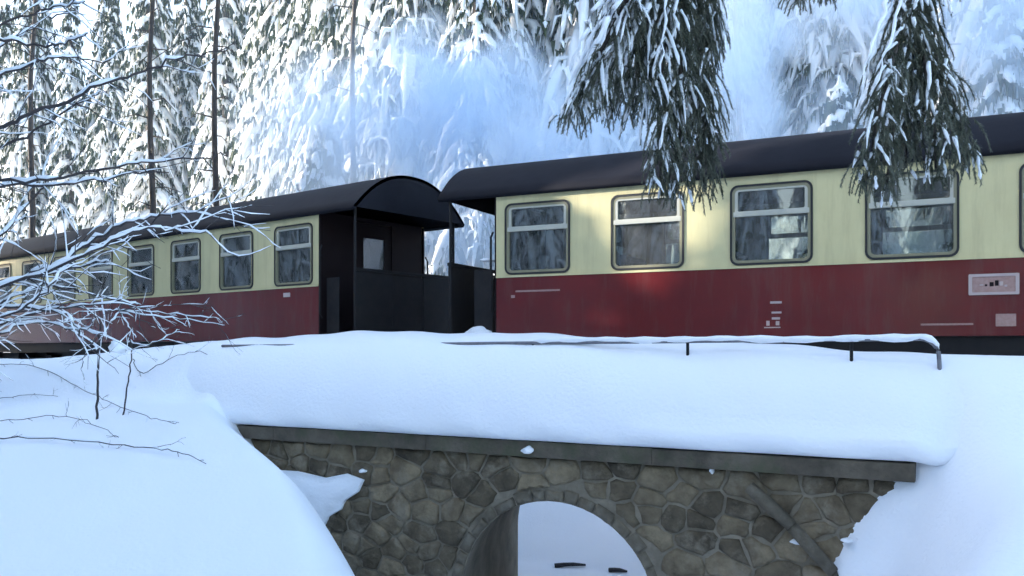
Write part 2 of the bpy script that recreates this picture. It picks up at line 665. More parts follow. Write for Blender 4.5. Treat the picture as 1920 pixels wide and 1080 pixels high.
# slanting stone ledge on the wall, near its right end
led = MB()
for (a0, z0, a1, z1, wd) in ((1.55, -1.42, 1.12, -1.78, .09), (1.13, -1.78, .72, -2.2, .085), (.73, -2.21, .42, -2.62, .08)):
    led.tube([Vector((a0, .08, z0)), Vector(((a0 + a1) / 2, .105, (z0 + z1) / 2 + .01)), Vector((a1, .09, z1))], [wd * .9, wd, wd * .9], 7, .8)
lm = led.mesh('ledge', True)
ob('ledge', lm, M['ring'], bridge)


# snow bits caught on ledges
def snow_lump(p, rx, ry, rz, seed, name='snow_clump', parent=None, mt=None):
    g_ = random.Random(seed)
    bm = bmesh.new()
    bmesh.ops.create_icosphere(bm, subdivisions=3, radius=1)
    ph = [g_.uniform(0, 6.28) for _ in range(6)]
    for v in bm.verts:
        c = v.co
        k = 1 + .16 * math.sin(3 * c.x + ph[0]) + .14 * math.sin(4 * c.y + 2 * c.z + ph[1]) + .1 * math.sin(5 * c.z + 4 * c.x + ph[2])
        v.co = Vector((c.x * rx * k, c.y * ry * k, (c.z if c.z > 0 else c.z * .5) * rz * k))
    me = bpy.data.meshes.new(name)
    bm.to_mesh(me); bm.free()
    me.shade_smooth()
    o = ob(name, me, mt or M['snow'], parent)
    o.location = p
    return o


for k, (px, py, q, rx, rz) in enumerate(((988, 846, .17, .07, .055), (1335, 882, .07, .022, .06), (1502, 1017, .03, .09, .035), (1588, 1014, .10, .05, .03), (682, 884, .03, .05, .035))):
    # a on the bridge face for that pixel
    tx = (px - 960) / F_PX
    a_ = (P0.x + BM.x * q - tx * (P0.y + BM.y * q)) / (tx * BU.y - BU.x)
    Yd = P0.y + BU.y * a_ + BM.y * q
    o = snow_lump((a_, q, (HZ - py) / F_PX * Yd), rx, .06, rz, 50 + k, 'snow_clump', bridge)

# drift of snow blown against the left end of the wall
def drift(poly_px, q0, bulge, name, label):
    pts = []
    for (px, py) in poly_px:
        tx = (px - 960) / F_PX
        a_ = (P0.x + BM.x * q0 - tx * (P0.y + BM.y * q0)) / (tx * BU.y - BU.x)
        Yd = P0.y + BU.y * a_ + BM.y * q0
        pts.append((a_, (HZ - py) / F_PX * Yd))
    cx = sum(p[0] for p in pts) / len(pts); cz = sum(p[1] for p in pts) / len(pts)
    fine = []
    for i in range(len(pts)):
        p, q = pts[i], pts[(i + 1) % len(pts)]
        for t_ in (0, .25, .5, .75):
            fine.append((p[0] + t_ * (q[0] - p[0]), p[1] + t_ * (q[1] - p[1])))
    m = len(fine)
    v, f = [], []
    for (s, qq) in ((0, -.02), (0, .035), (.06, .3 * bulge), (.3, .75 * bulge), (.6, bulge)):
        for (x, z) in fine:
            v.append((x + (cx - x) * s, q0 + qq, z + (cz - z) * s))
    v.append((cx, q0 + bulge * 1.05, cz))
    for r in range(4):
        for i in range(m):
            j = (i + 1) % m
            f.append((r * m + i, r * m + j, (r + 1) * m + j, (r + 1) * m + i))
    for i in range(m):
        f.append((4 * m + i, 4 * m + (i + 1) % m, 5 * m))
    me = bpy.data.meshes.new(name)
    me.from_pydata(v, [], f)
    bm = bmesh.new(); bm.from_mesh(me); bmesh.ops.recalc_face_normals(bm, faces=bm.faces[:]); bm.to_mesh(me); bm.free()
    me.shade_smooth()
    o = ob(name, me, M['snow'])
    o.location = (P0.x, P0.y, 0); o.rotation_euler = (0, 0, BROT)
    tag(o, label, 'snow', kind='stuff')
    return o


drift([(500, 880), (560, 884), (610, 896), (650, 888), (682, 900), (672, 922), (648, 938), (640, 955), (618, 968), (606, 990), (590, 1010), (540, 980)], .06, .08, 'snow_drift', 'pale drift of snow packed against the shaded wall under the slab')
drift([(1606, 1008), (1640, 1016), (1668, 1006), (1672, 1040), (1650, 1066), (1630, 1042)], .045, .06, 'snow_drift', 'small wedge of snow beside the slanting ledge on the wall')

# ------------------------------------------------------------------ snow cap on the bridge
CP = [(-4.55, -.95, 0), (-4.4, -.85, 0), (-2.2, -.88, 0), (-1.75, -.80, 0), (-1.3, -.32, 1), (-1.05, -.07, 1), (-.82, 0, 1), (-.6, -.035, 1), (-.42, -.10, 1), (-.25, -.21, 1), (-.1, -.36, 1), (.03, -.53, 1), (.13, -.72, 1), (.20, -.92, 1), (.235, None, -.86), (.245, None, -.95), (.225, None, -1.02), (.18, None, -1.055), (.1, None, -1.062), (-.2, None, -1.063)]
A0, A1, NA = -1.05, 11.4, 190
cv, cf = [], []
for i in range(NA + 1):
    a = A0 + (A1 - A0) * i / NA
    c = float(crest(np.array([a]))[0])
    n1 = .035 * float(vnoise(np.array([a * 1.6]), np.array([0.0]), 21)[()][0])
    endf = min(1, max(0, (a - A0) / .25)) * min(1, max(0, (A1 - a) / .3))
    for j, (q, dz, k) in enumerate(CP):
        if dz is None:
            z = k
            qq = q + n1 * .7 + .012 * math.sin(a * 5.1 + j)
        else:
            z = dz + c * k
            if k:
                z += (.018 * math.sin(a * 2.3 + q * 3) + .01 * math.sin(a * 6.1 + q * 7))
                if dz < -.3:
                    z = max(z, -.84)
            qq = q + (n1 if j > 8 else 0)
        wl = min(1, max(0, (a - 9.6) / 1.6)) if a > 5 else min(1, max(0, (0.0 - a) / .75))
        wl = wl * wl * (3 - 2 * wl)
        if wl > 0:                          # towards its ends the cap runs out into the banks
            if a < 1 and j > 9:
                qq -= wl * .035 * (j - 9)
            pw = bw(a, qq, 0)
            gh = gz(pw.x, pw.y) - .01 - (.03 * (j - 13) if j > 13 else 0)
            z = z * (1 - wl) + gh * wl
        cv.append((a, qq, z - (1 - endf) * .08))
m = len(CP)
for i in range(NA):
    for j in range(m - 1):
        cf.append((i * m + j, (i + 1) * m + j, (i + 1) * m + j + 1, i * m + j + 1))
me = bpy.data.meshes.new('snow_cap')
me.from_pydata(cv, [], cf)
bm = bmesh.new(); bm.from_mesh(me); bmesh.ops.recalc_face_normals(bm, faces=bm.faces[:]); bm.to_mesh(me); bm.free()
me.shade_smooth()
cap = ob('snow_cap', me, M['snow'])
cap.location = (P0.x, P0.y, 0)
cap.rotation_euler = (0, 0, BROT)
tag(cap, 'thick smooth cap of snow lying along the top of the stone bridge', 'snow', kind='stuff')

# ------------------------------------------------------------------ buried handrail on the bridge
rail = empty('bridge_railing', (P0.x, P0.y, -1.0), BROT)
tag(rail, 'dark pipe handrail sticking out of the snow along the bridge edge', 'railing')
RZ0 = 1.0


def rl(a, q, z):
    return Vector((a, q, z + RZ0))


pts = [rl(9.6, -.36, .05), rl(7, -.37, .06), rl(5, -.37, .075), rl(3, -.38, .085), rl(1.0, -.38, .10), rl(-.02, -.38, .105)]
for k in range(1, 7):
    t = k / 6 * math.pi / 2
    pts.append(rl(-.02 - .17 * math.sin(t), -.38, .105 - .17 * (1 - math.cos(t))))
pts.append(rl(-.20, -.38, -.25))
pts.append(rl(-.20, -.38, -.9))
ob('pipe', MB().tube(pts, .021, 8).mesh('pipe', True), M['galv'], rail)
for a in (8.4, 6.4, 4.3, 2.35, .62):
    ob('post', MB().tube([rl(a, -.38, -.95), rl(a, -.38, .07)], .018, 7).mesh('post', True), M['iron'], rail)
sp = [rl(a, -.38 + .006 * math.sin(a * 9), .04 + .07 + .006 * math.sin(a * 4.0)) for a in np.arange(4.3, -.02, -.12)]
for k in range(0, 6):
    t = k / 6 * math.pi / 2
    sp.append(rl(-.02 - .18 * math.sin(t), -.38, .125 - .17 * (1 - math.cos(t))))
sr = [.034 + .007 * math.sin(i * 1.7) + .004 * math.sin(i * .6) for i in range(len(sp))]
sr[0] = .008; sr[-1] = .01
ob('snow', MB().tube(sp, sr, 8).mesh('snow', True), M['snow'], rail)

# ------------------------------------------------------------------ carriages
LB, HW = 12.41, 1.22
PITCH = 1.59
ZB, ZW, ZE, ZT = .85, 1.73, 2.91, 3.56
WZ0, WZ1, WHW = 1.785, 2.735, .47
PL = .82                       # platform length
WX = [LB / 2 - .64 - i * PITCH for i in range(8)]
CM = {}


def cm(name, fn):
    if name not in CM:
        CM[name] = fn()
    return CM[name]


def rrect(hw, hh, r, n=5):
    out = []
    for cx, cz, a0 in ((hw - r, hh - r, 0), (-hw + r, hh - r, 90), (-hw + r, -hh + r, 180), (hw - r, -hh + r, 270)):
        for k in range(n + 1):
            a = R(a0 + 90 * k / n)
            out.append((cx + r * math.cos(a), cz + r * math.sin(a)))
    return out


def ring_mesh(name, outer, inner, y0, y1):
    """ring between two outlines (same count), in x/z, from y0 (back) to y1 (front)"""
    n = len(outer)
    v = [(x, y1, z) for x, z in outer] + [(x, y1, z) for x, z in inner] + [(x, y0, z) for x, z in outer] + [(x, y0, z) for x, z in inner]
    f = []
    for i in range(n):
        j = (i + 1) % n
        f += [(i, j, n + j, n + i), (i, 2 * n + i, 2 * n + j, j), (n + i, n + j, 3 * n + j, 3 * n + i), (2 * n + i, 3 * n + i, 3 * n + j, 2 * n + j)]
    me = bpy.data.meshes.new(name)
    me.from_pydata(v, [], f)
    bm = bmesh.new(); bm.from_mesh(me); bmesh.ops.recalc_face_normals(bm, faces=bm.faces[:]); bm.to_mesh(me); bm.free()
    return me


WH = (WZ1 - WZ0) / 2
BARZ = .135                    # height of the sash bar above the window middle


def side_upper():
    mb = MB()
    y0, y1 = HW - .05, HW
    mb.box(-LB / 2, LB / 2, y0, y1, ZW + .004, WZ0)
    mb.box(-LB / 2, LB / 2, y0, y1, WZ1, ZE + .02)
    xs = [-LB / 2]
    for x in reversed(WX):
        xs += [x - WHW, x + WHW]
    xs.append(LB / 2)
    for i in range(0, len(xs), 2):
        mb.box(xs[i], xs[i + 1], y0, y1, WZ0, WZ1)
    return mb.mesh('upper_panel')


def roof_mesh():
    n = 22
    hw = HW + .09
    L = LB / 2 + PL + .1
    prof = []
    for i in range(n + 1):
        t = -1 + 2 * i / n
        # flat-topped barrel with rounder shoulders
        z = ZE + (ZT - ZE) * (1 - abs(t) ** 2.3)
        prof.append((t * hw, z))
    v, f = [], []
    xs = [-L, -L + .03, L - .03, L]
    for k, x in enumerate(xs):
        for (y, z) in prof:
            v.append((x, y, z))
        for (y, z) in prof:
            v.append((x, y * .975, z - .05))
    m = 2 * (n + 1)
    for k in range(3):
        for i in range(n):
            f.append((k * m + i, (k + 1) * m + i, (k + 1) * m + i + 1, k * m + i + 1))
            f.append((k * m + n + 1 + i, k * m + n + 2 + i, (k + 1) * m + n + 2 + i, (k + 1) * m + n + 1 + i))
        f.append((k * m, k * m + n + 1, (k + 1) * m + n + 1, (k + 1) * m))
        f.append((k * m + n, (k + 1) * m + n, (k + 1) * m + 2 * n + 1, k * m + 2 * n + 1))
    for k in (0, 3):
        f.append(tuple(k * m + i for i in range(n + 1)))
        for i in range(n):
            f.append((k * m + i, k * m + i + 1, k * m + n + 2 + i, k * m + n + 1 + i))
    me = bpy.data.meshes.new('roof')
    me.from_pydata(v, [], f)
    bm = bmesh.new(); bm.from_mesh(me); bmesh.ops.recalc_face_normals(bm, faces=bm.faces[:]); bm.to_mesh(me); bm.free()
    for p in me.polygons:
        p.use_smooth = abs(p.normal.x) < .5
    return me


def seat_mesh():
    mb = MB()
    mb.box(-.06, .06, -.5, .5, 1.0, 2.12)
    mb.box(-.5, .5, -.5, .5, 1.3, 1.42)
    me = mb.mesh('seat')
    return bevel(me, .025, 2)


def wheel_mesh():
    mb = MB()
    mb.tube([Vector((0, -.06, .375)), Vector((0, .06, .375))], .375, 24)
    mb.tube([Vector((0, -.075, .375)), Vector((0, -.058, .375))], .41, 24)
    mb.tube([Vector((0, -.01, .375)), Vector((0, .075, .375))], .09, 12)
    return mb.mesh('wheel')


def carriage(loc, rz, label, group):
    root = empty('passenger_carriage', loc, rz)
    tag(root, label, 'carriage', group)
    for s in (1, -1):
        o = ob('side_panel', cm('side_panel', lambda: bevel(MB().box(-LB / 2, LB / 2, HW - .05, HW + .002, ZB, ZW).mesh('side_panel'), .006, 1)), M['red'], root)
        u = ob('upper_panel', cm('upper_panel', side_upper), M['cream'], root)
        b = ob('waist_moulding', cm('waist', lambda: MB().box(-LB / 2, LB / 2, HW + .003, HW + .014, ZW - .012, ZW + .016).mesh('waist_moulding')), M['cream'], root)
        e = ob('solebar', cm('solebar', lambda: MB().box(-LB / 2 - PL, LB / 2 + PL, HW - .16, HW - .06, ZB - .22, ZB - .003).mesh('solebar')), M['iron'], root)
        g_ = ob('gutter', cm('gutter', lambda: MB().box(-LB / 2 - PL, LB / 2 + PL, HW + .004, HW + .05, ZE - .02, ZE + .015).mesh('gutter')), M['roof'], root)
        for q in (o, u, b, e, g_):
            q.scale = (1, s, 1)
        for x in WX:
            wnd = ob('window', cm('gasket', lambda: ring_mesh('window', rrect(WHW + .03, WH + .03, .1), rrect(WHW + .004, WH + .004, .08), HW - .045, HW + .014)), M['gasket'], root)
            wnd.location = (x, 0, (WZ0 + WZ1) / 2)
            wnd.scale = (1, s, 1)
            zb, zt = -WH + .012, WH - .012
            f2 = ob('frame', cm('win_frame', lambda: ring_mesh('frame', rrect(WHW + .004, WH + .004, .08), rrect(WHW - .03, WH - .03, .055), HW - .044, HW + .006)), M['frame'], wnd)
            fr = ob('sash', cm('sash', lambda: ring_mesh('sash', rrect(WHW - .01, (WH - BARZ) / 2 + .005, .06), rrect(WHW - .065, (WH - BARZ) / 2 - .045, .02), HW - .03, HW + .004)), M['alu'], wnd)
            fr.location = (0, 0, (zt + BARZ) / 2)
            br = ob('sash_bar', cm('sash_bar', lambda: bevel(MB().box(-WHW + .01, WHW - .01, HW - .035, HW + .009, -.03, .035).mesh('sash_bar'), .008, 2)), M['alu'], wnd)
            br.location = (0, 0, BARZ)
            p1 = ob('pane', cm('pane_top', lambda: MB().box(-WHW + .02, WHW - .02, HW - .026, HW - .02, -.17, .17).mesh('pane')), M['pane'], wnd)
            p1.location = (0, 0, (WH + BARZ) / 2)
            p2 = ob('pane', cm('pane_low', lambda: MB().box(-WHW + .005, WHW - .005, HW - .034, HW - .029, -(WH + BARZ) / 2, (WH + BARZ) / 2 - .035).mesh('pane')), M['pane'], wnd)
            p2.location = (0, 0, (BARZ - WH) / 2)
    ob('roof', cm('roof', roof_mesh), M['roof'], root)
    ob('floor', cm('floor', lambda: MB().box(-LB / 2 + .05, LB / 2 - .05, -HW + .055, HW - .055, ZB + .02, ZB + .12).mesh('floor')), M['iron'], root)
    ob('ceiling', cm('ceiling', lambda: MB().box(-LB / 2 + .05, LB / 2 - .05, -HW + .055, HW - .055, ZE - .03, ZE + .0).mesh('ceiling')), M['inside'], root)
    for i in range(9):
        xx = LB / 2 - .64 + PITCH / 2 - i * PITCH
        if abs(xx) > LB / 2 - .3:
            continue
        for s in (1, -1):
            st = ob('seat', cm('seat', seat_mesh), M['seat'], root)
            st.location = (xx, s * .66, 0)
    ob('underframe', cm('underframe', lambda: MB().box(-LB / 2 - PL + .05, LB / 2 + PL - .05, -.45, .45, .55, ZB - .01).box(-1.6, 1.2, -.95, .95, .32, .62).box(1.5, 3.0, -.95, .95, .3, .64).box(-3.0, -1.7, -.95, .95, .26, .66).box(3.2, 5.4, -.4, .4, .2, .6).box(-5.4, -3.2, -.4, .4, .2, .6).box(5.3, 6.6, -.95, .95, .12, .62).box(-6.6, -5.3, -.95, .95, .12, .62).mesh('underframe')), M['iron'], root)
    for e in (1, -1):
        # end wall with door
        w_ = ob('end_wall', cm('end_wall', lambda: MB().box(LB / 2 - .05, LB / 2 + .002, -HW + .052, -.42, ZB, ZE + .02).box(LB / 2 - .05, LB / 2 + .002, .42, HW - .052, ZB, ZE + .02).box(LB / 2 - .05, LB / 2 + .002, -.42, .42, 2.86, ZE + .02).mesh('end_wall')), M['dark_red'], root)
        c_ = ob('corner_post', cm('corner_post', lambda: bevel(MB().box(LB / 2 - .04, LB / 2 + .03, HW - .045, HW - .002, ZB, ZE).mesh('corner_post'), .008, 1)), M['dark_red'], root)
        c2 = ob('corner_post', cm('corner_post_far', lambda: bevel(MB().box(LB / 2 - .04, LB / 2 + .03, -HW + .002, -HW + .045, ZB, ZE).mesh('corner_post'), .008, 1)), M['dark_red'], root)
        d_ = ob('end_door', cm('end_door', lambda: MB().box(LB / 2 - .04, LB / 2 - .015, -.41, .41, ZB + .1, 1.9).box(LB / 2 - .04, LB / 2 - .015, -.41, -.24, 1.9, 2.85).box(LB / 2 - .04, LB / 2 - .015, .24, .41, 1.9, 2.85).box(LB / 2 - .04, LB / 2 - .015, -.24, .24, 2.6, 2.85).mesh('end_door')), M['dark_red'], root)
        dp = ob('pane', cm('door_pane', lambda: MB().box(LB / 2 - .03, LB / 2 - .025, -.245, .245, 1.895, 2.605).mesh('pane')), M['pane'], d_)
        dh = ob('handle', cm('door_handle', lambda: bevel(MB().box(LB / 2 - .015, LB / 2 + .03, .28, .36, 1.78, 1.82).mesh('handle'), .008, 1)), M['alu'], d_)
        pf = ob('platform', cm('platform', lambda: MB().box(LB / 2 + .006, LB / 2 + PL, -HW + .1, HW - .1, ZB + .0, ZB + .07).mesh('platform')), M['iron'], root)
        pp = ob('parapet', cm('parapet', lambda: MB().box(LB / 2 + PL - .03, LB / 2 + PL + .004, -HW + .06, -.36, ZB + .0, 1.93).box(LB / 2 + PL - .03, LB / 2 + PL + .004, .36, HW - .06, ZB + .0, 1.93).box(LB / 2 + PL - .045, LB / 2 + PL + .02, -HW + .06, HW - .06, 1.934, 1.98).mesh('parapet')), M['iron'], root)
        gt = ob('gate', cm('gate', lambda: MB().box(LB / 2 + PL - .02, LB / 2 + PL - .004, -.35, .35, ZB + .12, 1.9).mesh('gate')), M['iron'], root)
        rest = [w_, c_, c2, d_, pf, pp, gt]
        for sy in (1, -1):
            po = ob('post', cm('plat_post%d' % sy, lambda: MB().tube([Vector((LB / 2 + PL - .03, sy * (HW - .07), ZB)), Vector((LB / 2 + PL - .03, sy * (HW - .07), ZE + .03))], .022, 8).mesh('post')), M['iron'], root)
            hr = ob('grab_rail', cm('grab%d' % sy, lambda: MB().tube([Vector((LB / 2 + .06, sy * (HW - .02), 1.2)), Vector((LB / 2 + .07, sy * (HW + .03), 1.28)), Vector((LB / 2 + .07, sy * (HW + .03), 2.3)), Vector((LB / 2 + .06, sy * (HW - .02), 2.38))], .016, 7).mesh('grab_rail')), M['iron'], root)
            st = ob('step', cm('step%d' % sy, lambda: MB().box(LB / 2 + .1, LB / 2 + .66, sy * (HW - .12) - .14, sy * (HW - .12) + .14, .28, .31).box(LB / 2 + .1, LB / 2 + .66, sy * (HW - .2) - .12, sy * (HW - .2) + .12, .56, .59).box(LB / 2 + .085, LB / 2 + .1, sy * (HW - .15) - .17, sy * (HW - .15) + .17, .26, .84).box(LB / 2 + .66, LB / 2 + .675, sy * (HW - .15) - .17, sy * (HW - .15) + .17, .26, .84).mesh('step')), M['iron'], root)
            ga = ob('side_gate', cm('sidegate%d' % sy, lambda: MB().box(LB / 2 + .1, LB / 2 + .4, sy * (HW - .09) - .008, sy * (HW - .09) + .008, ZB + .1, 1.85).mesh('side_gate')), M['iron'], root)
            rest += [po, hr, st, ga]
        bu = ob('buffer', cm('buffer', lambda: MB().tube([Vector((LB / 2 + PL + .005, 0, .66)), Vector((LB / 2 + PL + .22, 0, .66))], .08, 12).tube([Vector((LB / 2 + PL + .22, 0, .66)), Vector((LB / 2 + PL + .26, 0, .66))], .2, 16).mesh('buffer')), M['iron'], root)
        rest.append(bu)
        for q in rest:
            q.scale = (e, 1, 1)
        for bx in (-.7, .7):
            for sy in (-1, 1):
                wh = ob('wheel', cm('wheel', wheel_mesh), M['iron'], root)
                wh.location = (e * 4.3 + bx, sy * .5, 0)
        bo = ob('bogie', cm('bogie', lambda: MB().box(-1.15, 1.15, .62, .72, .35, .5).box(-1.15, 1.15, -.72, -.62, .35, .5).box(-.16, .16, -.7, .7, .34, .56).mesh('bogie')), M['iron'], root)
        bo.location = (e * 4.3, 0, 0)
    return root


RAILZ = -.70
ur = Vector((-.9, .438, 0)).normalized()
mr_ = Vector((-ur.y, ur.x, 0))
side0 = Vector((3.2, 11.0, 0))
cR = side0 + ur * (3.81 - LB / 2) - mr_ * HW
carR = carriage((cR.x, cR.y, RAILZ), math.atan2(ur.y, ur.x), 'cream and red carriage whose side fills the picture beyond the railing', 'carriages of the passing train')
ul = Vector((-.788, .616, 0)).normalized()
ml_ = Vector((-ul.y, ul.x, 0))
cL = Vector((-3.12, 14.3, 0)) + ul * (LB / 2) - ml_ * HW
carL = carriage((cL.x, cL.y, RAILZ), math.atan2(ul.y, ul.x), 'cream and red carriage with dark arched platform end, partly behind snowy twigs', 'carriages of the passing train')


def plate_on(car, x, z, hw, hh, mt, name, y=HW + .002, t=.012):
    o = ob(name, bevel(MB().box(-hw, hw, 0, t, -hh, hh).mesh(name), .003, 1), mt, car)
    o.location = (x, y, z)
    return o


def sxpos(u_dir, m_dir, centre, px, py):
    """local x and z on the near side of a car for a pixel of the photo"""
    tx = (px - 960) / F_PX
    b = Vector((centre.x, centre.y, 0)) + m_dir * HW
    # b + u*s ; X = tx*Y
    s = (b.x - tx * b.y) / (tx * u_dir.y - u_dir.x)
    Y = b.y + u_dir.y * s
    return s, (HZ - py) / F_PX * Y - RAILZ


# enamel plate with a raised rim, small lettering panel, lining: right carriage
x, z = sxpos(ur, mr_, cR, 1863, 533)
pl = plate_on(carR, x, z, .235, .105, M['plate'], 'enamel_plate')
rim = ob('rim', ring_mesh('rim', rrect(.25, .118, .012), rrect(.215, .088, .01), .004, .022), M['white'], pl)
for k, (dx, dz, a, b) in enumerate(((-.03, .012, .018, .05), (-.075, .005, .018, .04), (.02, .0, .02, .04), (-.12, -.02, .014, .02), (.075, -.01, .012, .018), (.12, -.005, .02, .012))):
    mk = plate_on(carR, 0, 0, a, b * .6, M['white'] if k % 2 else M['dark_red'], 'mark', 0, .004)
    mk.parent = pl
    mk.location = (dx, .012, dz)
for (px, py, hw, hh) in ((1455, 567, .07, .014), (1456, 586, .06, .012), (1455, 597, .05, .014), (1440, 606, .02, .03), (1458, 606, .022, .026), (1448, 614, .1, .007)):
    x, z = sxpos(ur, mr_, cR, px, py)
    plate_on(carR, x, z, hw, hh, M['white'], 'lettering', HW + .003, .002)
for (px, py, hw, hh) in ((1775, 608, .27, .011), (1008, 545, .34, .012), (962, 556, .03, .02), (1886, 600, .1, .07)):
    x, z = sxpos(ur, mr_, cR, px, py)
    plate_on(carR, x, z, hw, hh, M['plate'], 'lettering', HW + .003, .002)
x, z = sxpos(ul, ml_, cL, 538, 553)
plate_on(carL, x, z, .09, .035, M['white'], 'lettering', HW + .003, .003)
x, z = sxpos(ul, ml_, cL, 565, 516)
plate_on(carL, x, z, .11, .13, M['paper'], 'notice', HW - .06, .004)
# snow on the steps of the right carriage
for k, (xx, zz, rx, rz_) in enumerate(((LB / 2 + .33, .865 + .07, .22, .09), (LB / 2 + .36, .6, .2, .05), (LB / 2 + .2, 1.98, .12, .03))):
    snow_lump((xx, HW - .1, zz), rx, .12, rz_, 90 + k, 'snow', carR)

# track and ballast under the cars
for (c, u_, m_) in ((cR, ur, mr_), (cL, ul, ml_)):
    for s in (-1, 1):
        o = ob('rail', MB().box(-9, 7.6, -.033, .033, -.12, 0).box(-9, 7.6, -.06, .06, -.135, -.12), M['iron'])
        o.location = c + m_ * (s * .5) + Vector((0, 0, RAILZ - .002))
        o.rotation_euler = (0, 0, math.atan2(u_.y, u_.x))
        tag(o, kind='structure')

# ------------------------------------------------------------------ snow-laden spruces
def spruce(seed, H, RM, droop, step=.36, h0=.7, snowy=1.0):
    g_ = random.Random(seed)
    nd, sn = MB(), MB()
    h = h0
    up = Vector((0, 0, 1))
    while h < H - .2:
        Rr = RM * (1 - h / H) ** .8 + .12
        nb = g_.choice((5, 6, 6, 7)) if Rr > .8 else 4
        a0 = g_.uniform(0, 6.28)
        for b in range(nb):
            az = a0 + 6.283 * b / nb + g_.uniform(-.35, .35)
            o = Vector((math.cos(az), math.sin(az), 0))
            sd = Vector((-o.y, o.x, 0))
            L = Rr * g_.uniform(.7, 1.2)
            dr = droop * g_.uniform(.75, 1.25)
            hh = h + g_.uniform(-.15, .15)
            sp = []
            for k in range(6):
                t = k / 5
                sp.append(o * (L * (t - .12 * t * t)) + up * (hh + .16 * L * t - dr * L * t * t) + sd * (L * .06 * math.sin(3 * t + az * 3)))
            wid = (.055 + .05 * L) * snowy
            rad = [wid * (.35 + .9 * math.sin(math.pi * min(.18 + k / 5 * .82, 1)) ** .7) * g_.uniform(.65, 1.3) for k in range(6)]
            rad[-1] = .02
            sn.tube([p + up * rad[k] * .35 for k, p in enumerate(sp)], rad, 5, .75, False)
            # dark needles hanging under the bough
            for k in range(1, 6):
                p = sp[k]
                for _ in range(3):
                    q = p + o * g_.uniform(-.15, .12) + sd * g_.uniform(-.14, .14)
                    ln = g_.uniform(.22, .5)
                    ww = g_.uniform(.035, .075)
                    di = Vector((g_.uniform(-1, 1), g_.uniform(-1, 1), 0)).normalized() * ww
                    nd.tri(q - di, q + di, q - up * ln + o * g_.uniform(-.05, .12))
            # side twigs carrying snow, with hanging needles
            for k in range(1, 6):
                for s_ in (-1, 1):
                    if g_.random() < .15:
                        continue
                    l = L * .34 * (1.05 - .55 * k / 5) * g_.uniform(.6, 1.25)
                    p = sp[k] - up * .02
                    p1 = p + sd * (s_ * l * .5) + o * (l * .3) - up * (l * g_.uniform(.1, .35))
                    p2 = p + sd * (s_ * l * .8) + o * (l * .5) - up * (l * g_.uniform(.7, 1.3))
                    r0 = (.028 + .03 * L * .4) * g_.uniform(.7, 1.4) * snowy
                    if g_.random() < .85:
                        sn.tube([p, p1 + up * r0 * .4, p2], [r0, r0 * 1.25, r0 * .3], 4, .8, False)
                    for _ in range(4):
                        tq = g_.random()
                        q = p1.lerp(p2, tq) if g_.random() < .5 else p.lerp(p1, tq)
                        ln = g_.uniform(.18, .42)
                        ww = g_.uniform(.03, .06)
                        di = Vector((g_.uniform(-1, 1), g_.uniform(-1, 1), 0)).normalized() * ww
                        nd.tri(q - di, q + di, q - up * ln + o * g_.uniform(-.03, .1))
        h += step * g_.uniform(.75, 1.25)
    tr = MB()
    n = 10
    tr.tube([Vector((.05 * math.sin(k * 1.3), .05 * math.cos(k * 1.7), -.4 + (H + .2) * k / n)) for k in range(n + 1)], [max(.012, (.10 + H * .008) * (1 - k / n) ** .9) for k in range(n + 1)], 8)
    # top candle of snow
    sn.tube([Vector((0, 0, H - .6)), Vector((.02, 0, H - .3)), Vector((0, .02, H))], [.08, .09, .02], 6)
    return tr.mesh('trunk', True), nd.mesh('crown'), sn.mesh('snow', True)


PROT = [spruce(11, 16, 2.5, 1.15), spruce(12, 18, 2.9, 1.3), spruce(13, 15, 2.2, 1.5), spruce(14, 17, 2.4, 1.05), spruce(15, 5.5, 1.25, .7, .26, .2, 1.5), spruce(16, 18, 1.9, 1.2, .75, 2.2, 1.25), spruce(17, 17, 2.4, .9, .85, 1.5, 1.3)]
for tr, nd, sn in PROT:
    tr.materials.append(M['bark']); nd.materials.append(M['needles']); sn.materials.append(M['tree_snow'])


def plant(x, y, k, s, rz, label, group, dz=0.0):
    root = empty('spruce_tree', (x, y, gz(x, y) + dz), rz)
    root.scale = (s, s, s)
    tag(root, label, 'spruce', group)
    tr, nd, sn = PROT[k]
    ob('trunk', tr, None, root)
    ob('crown', nd, None, root)
    ob('snow', sn, None, root)
    return root


tr_ = random.Random(42)
spots = []
tries = 0
LBL = [('sunlit snow-laden spruce in the forest above the further carriage', 'spruces above the further carriage'),
       ('snow-laden spruce behind the steam over the gap between the carriages', 'spruces behind the steam'),
       ('shaded snowy spruce in the forest behind the nearer carriage roof', 'spruces behind the nearer carriage')]


def ptp(x, y):
    return 960 + F_PX * x / y


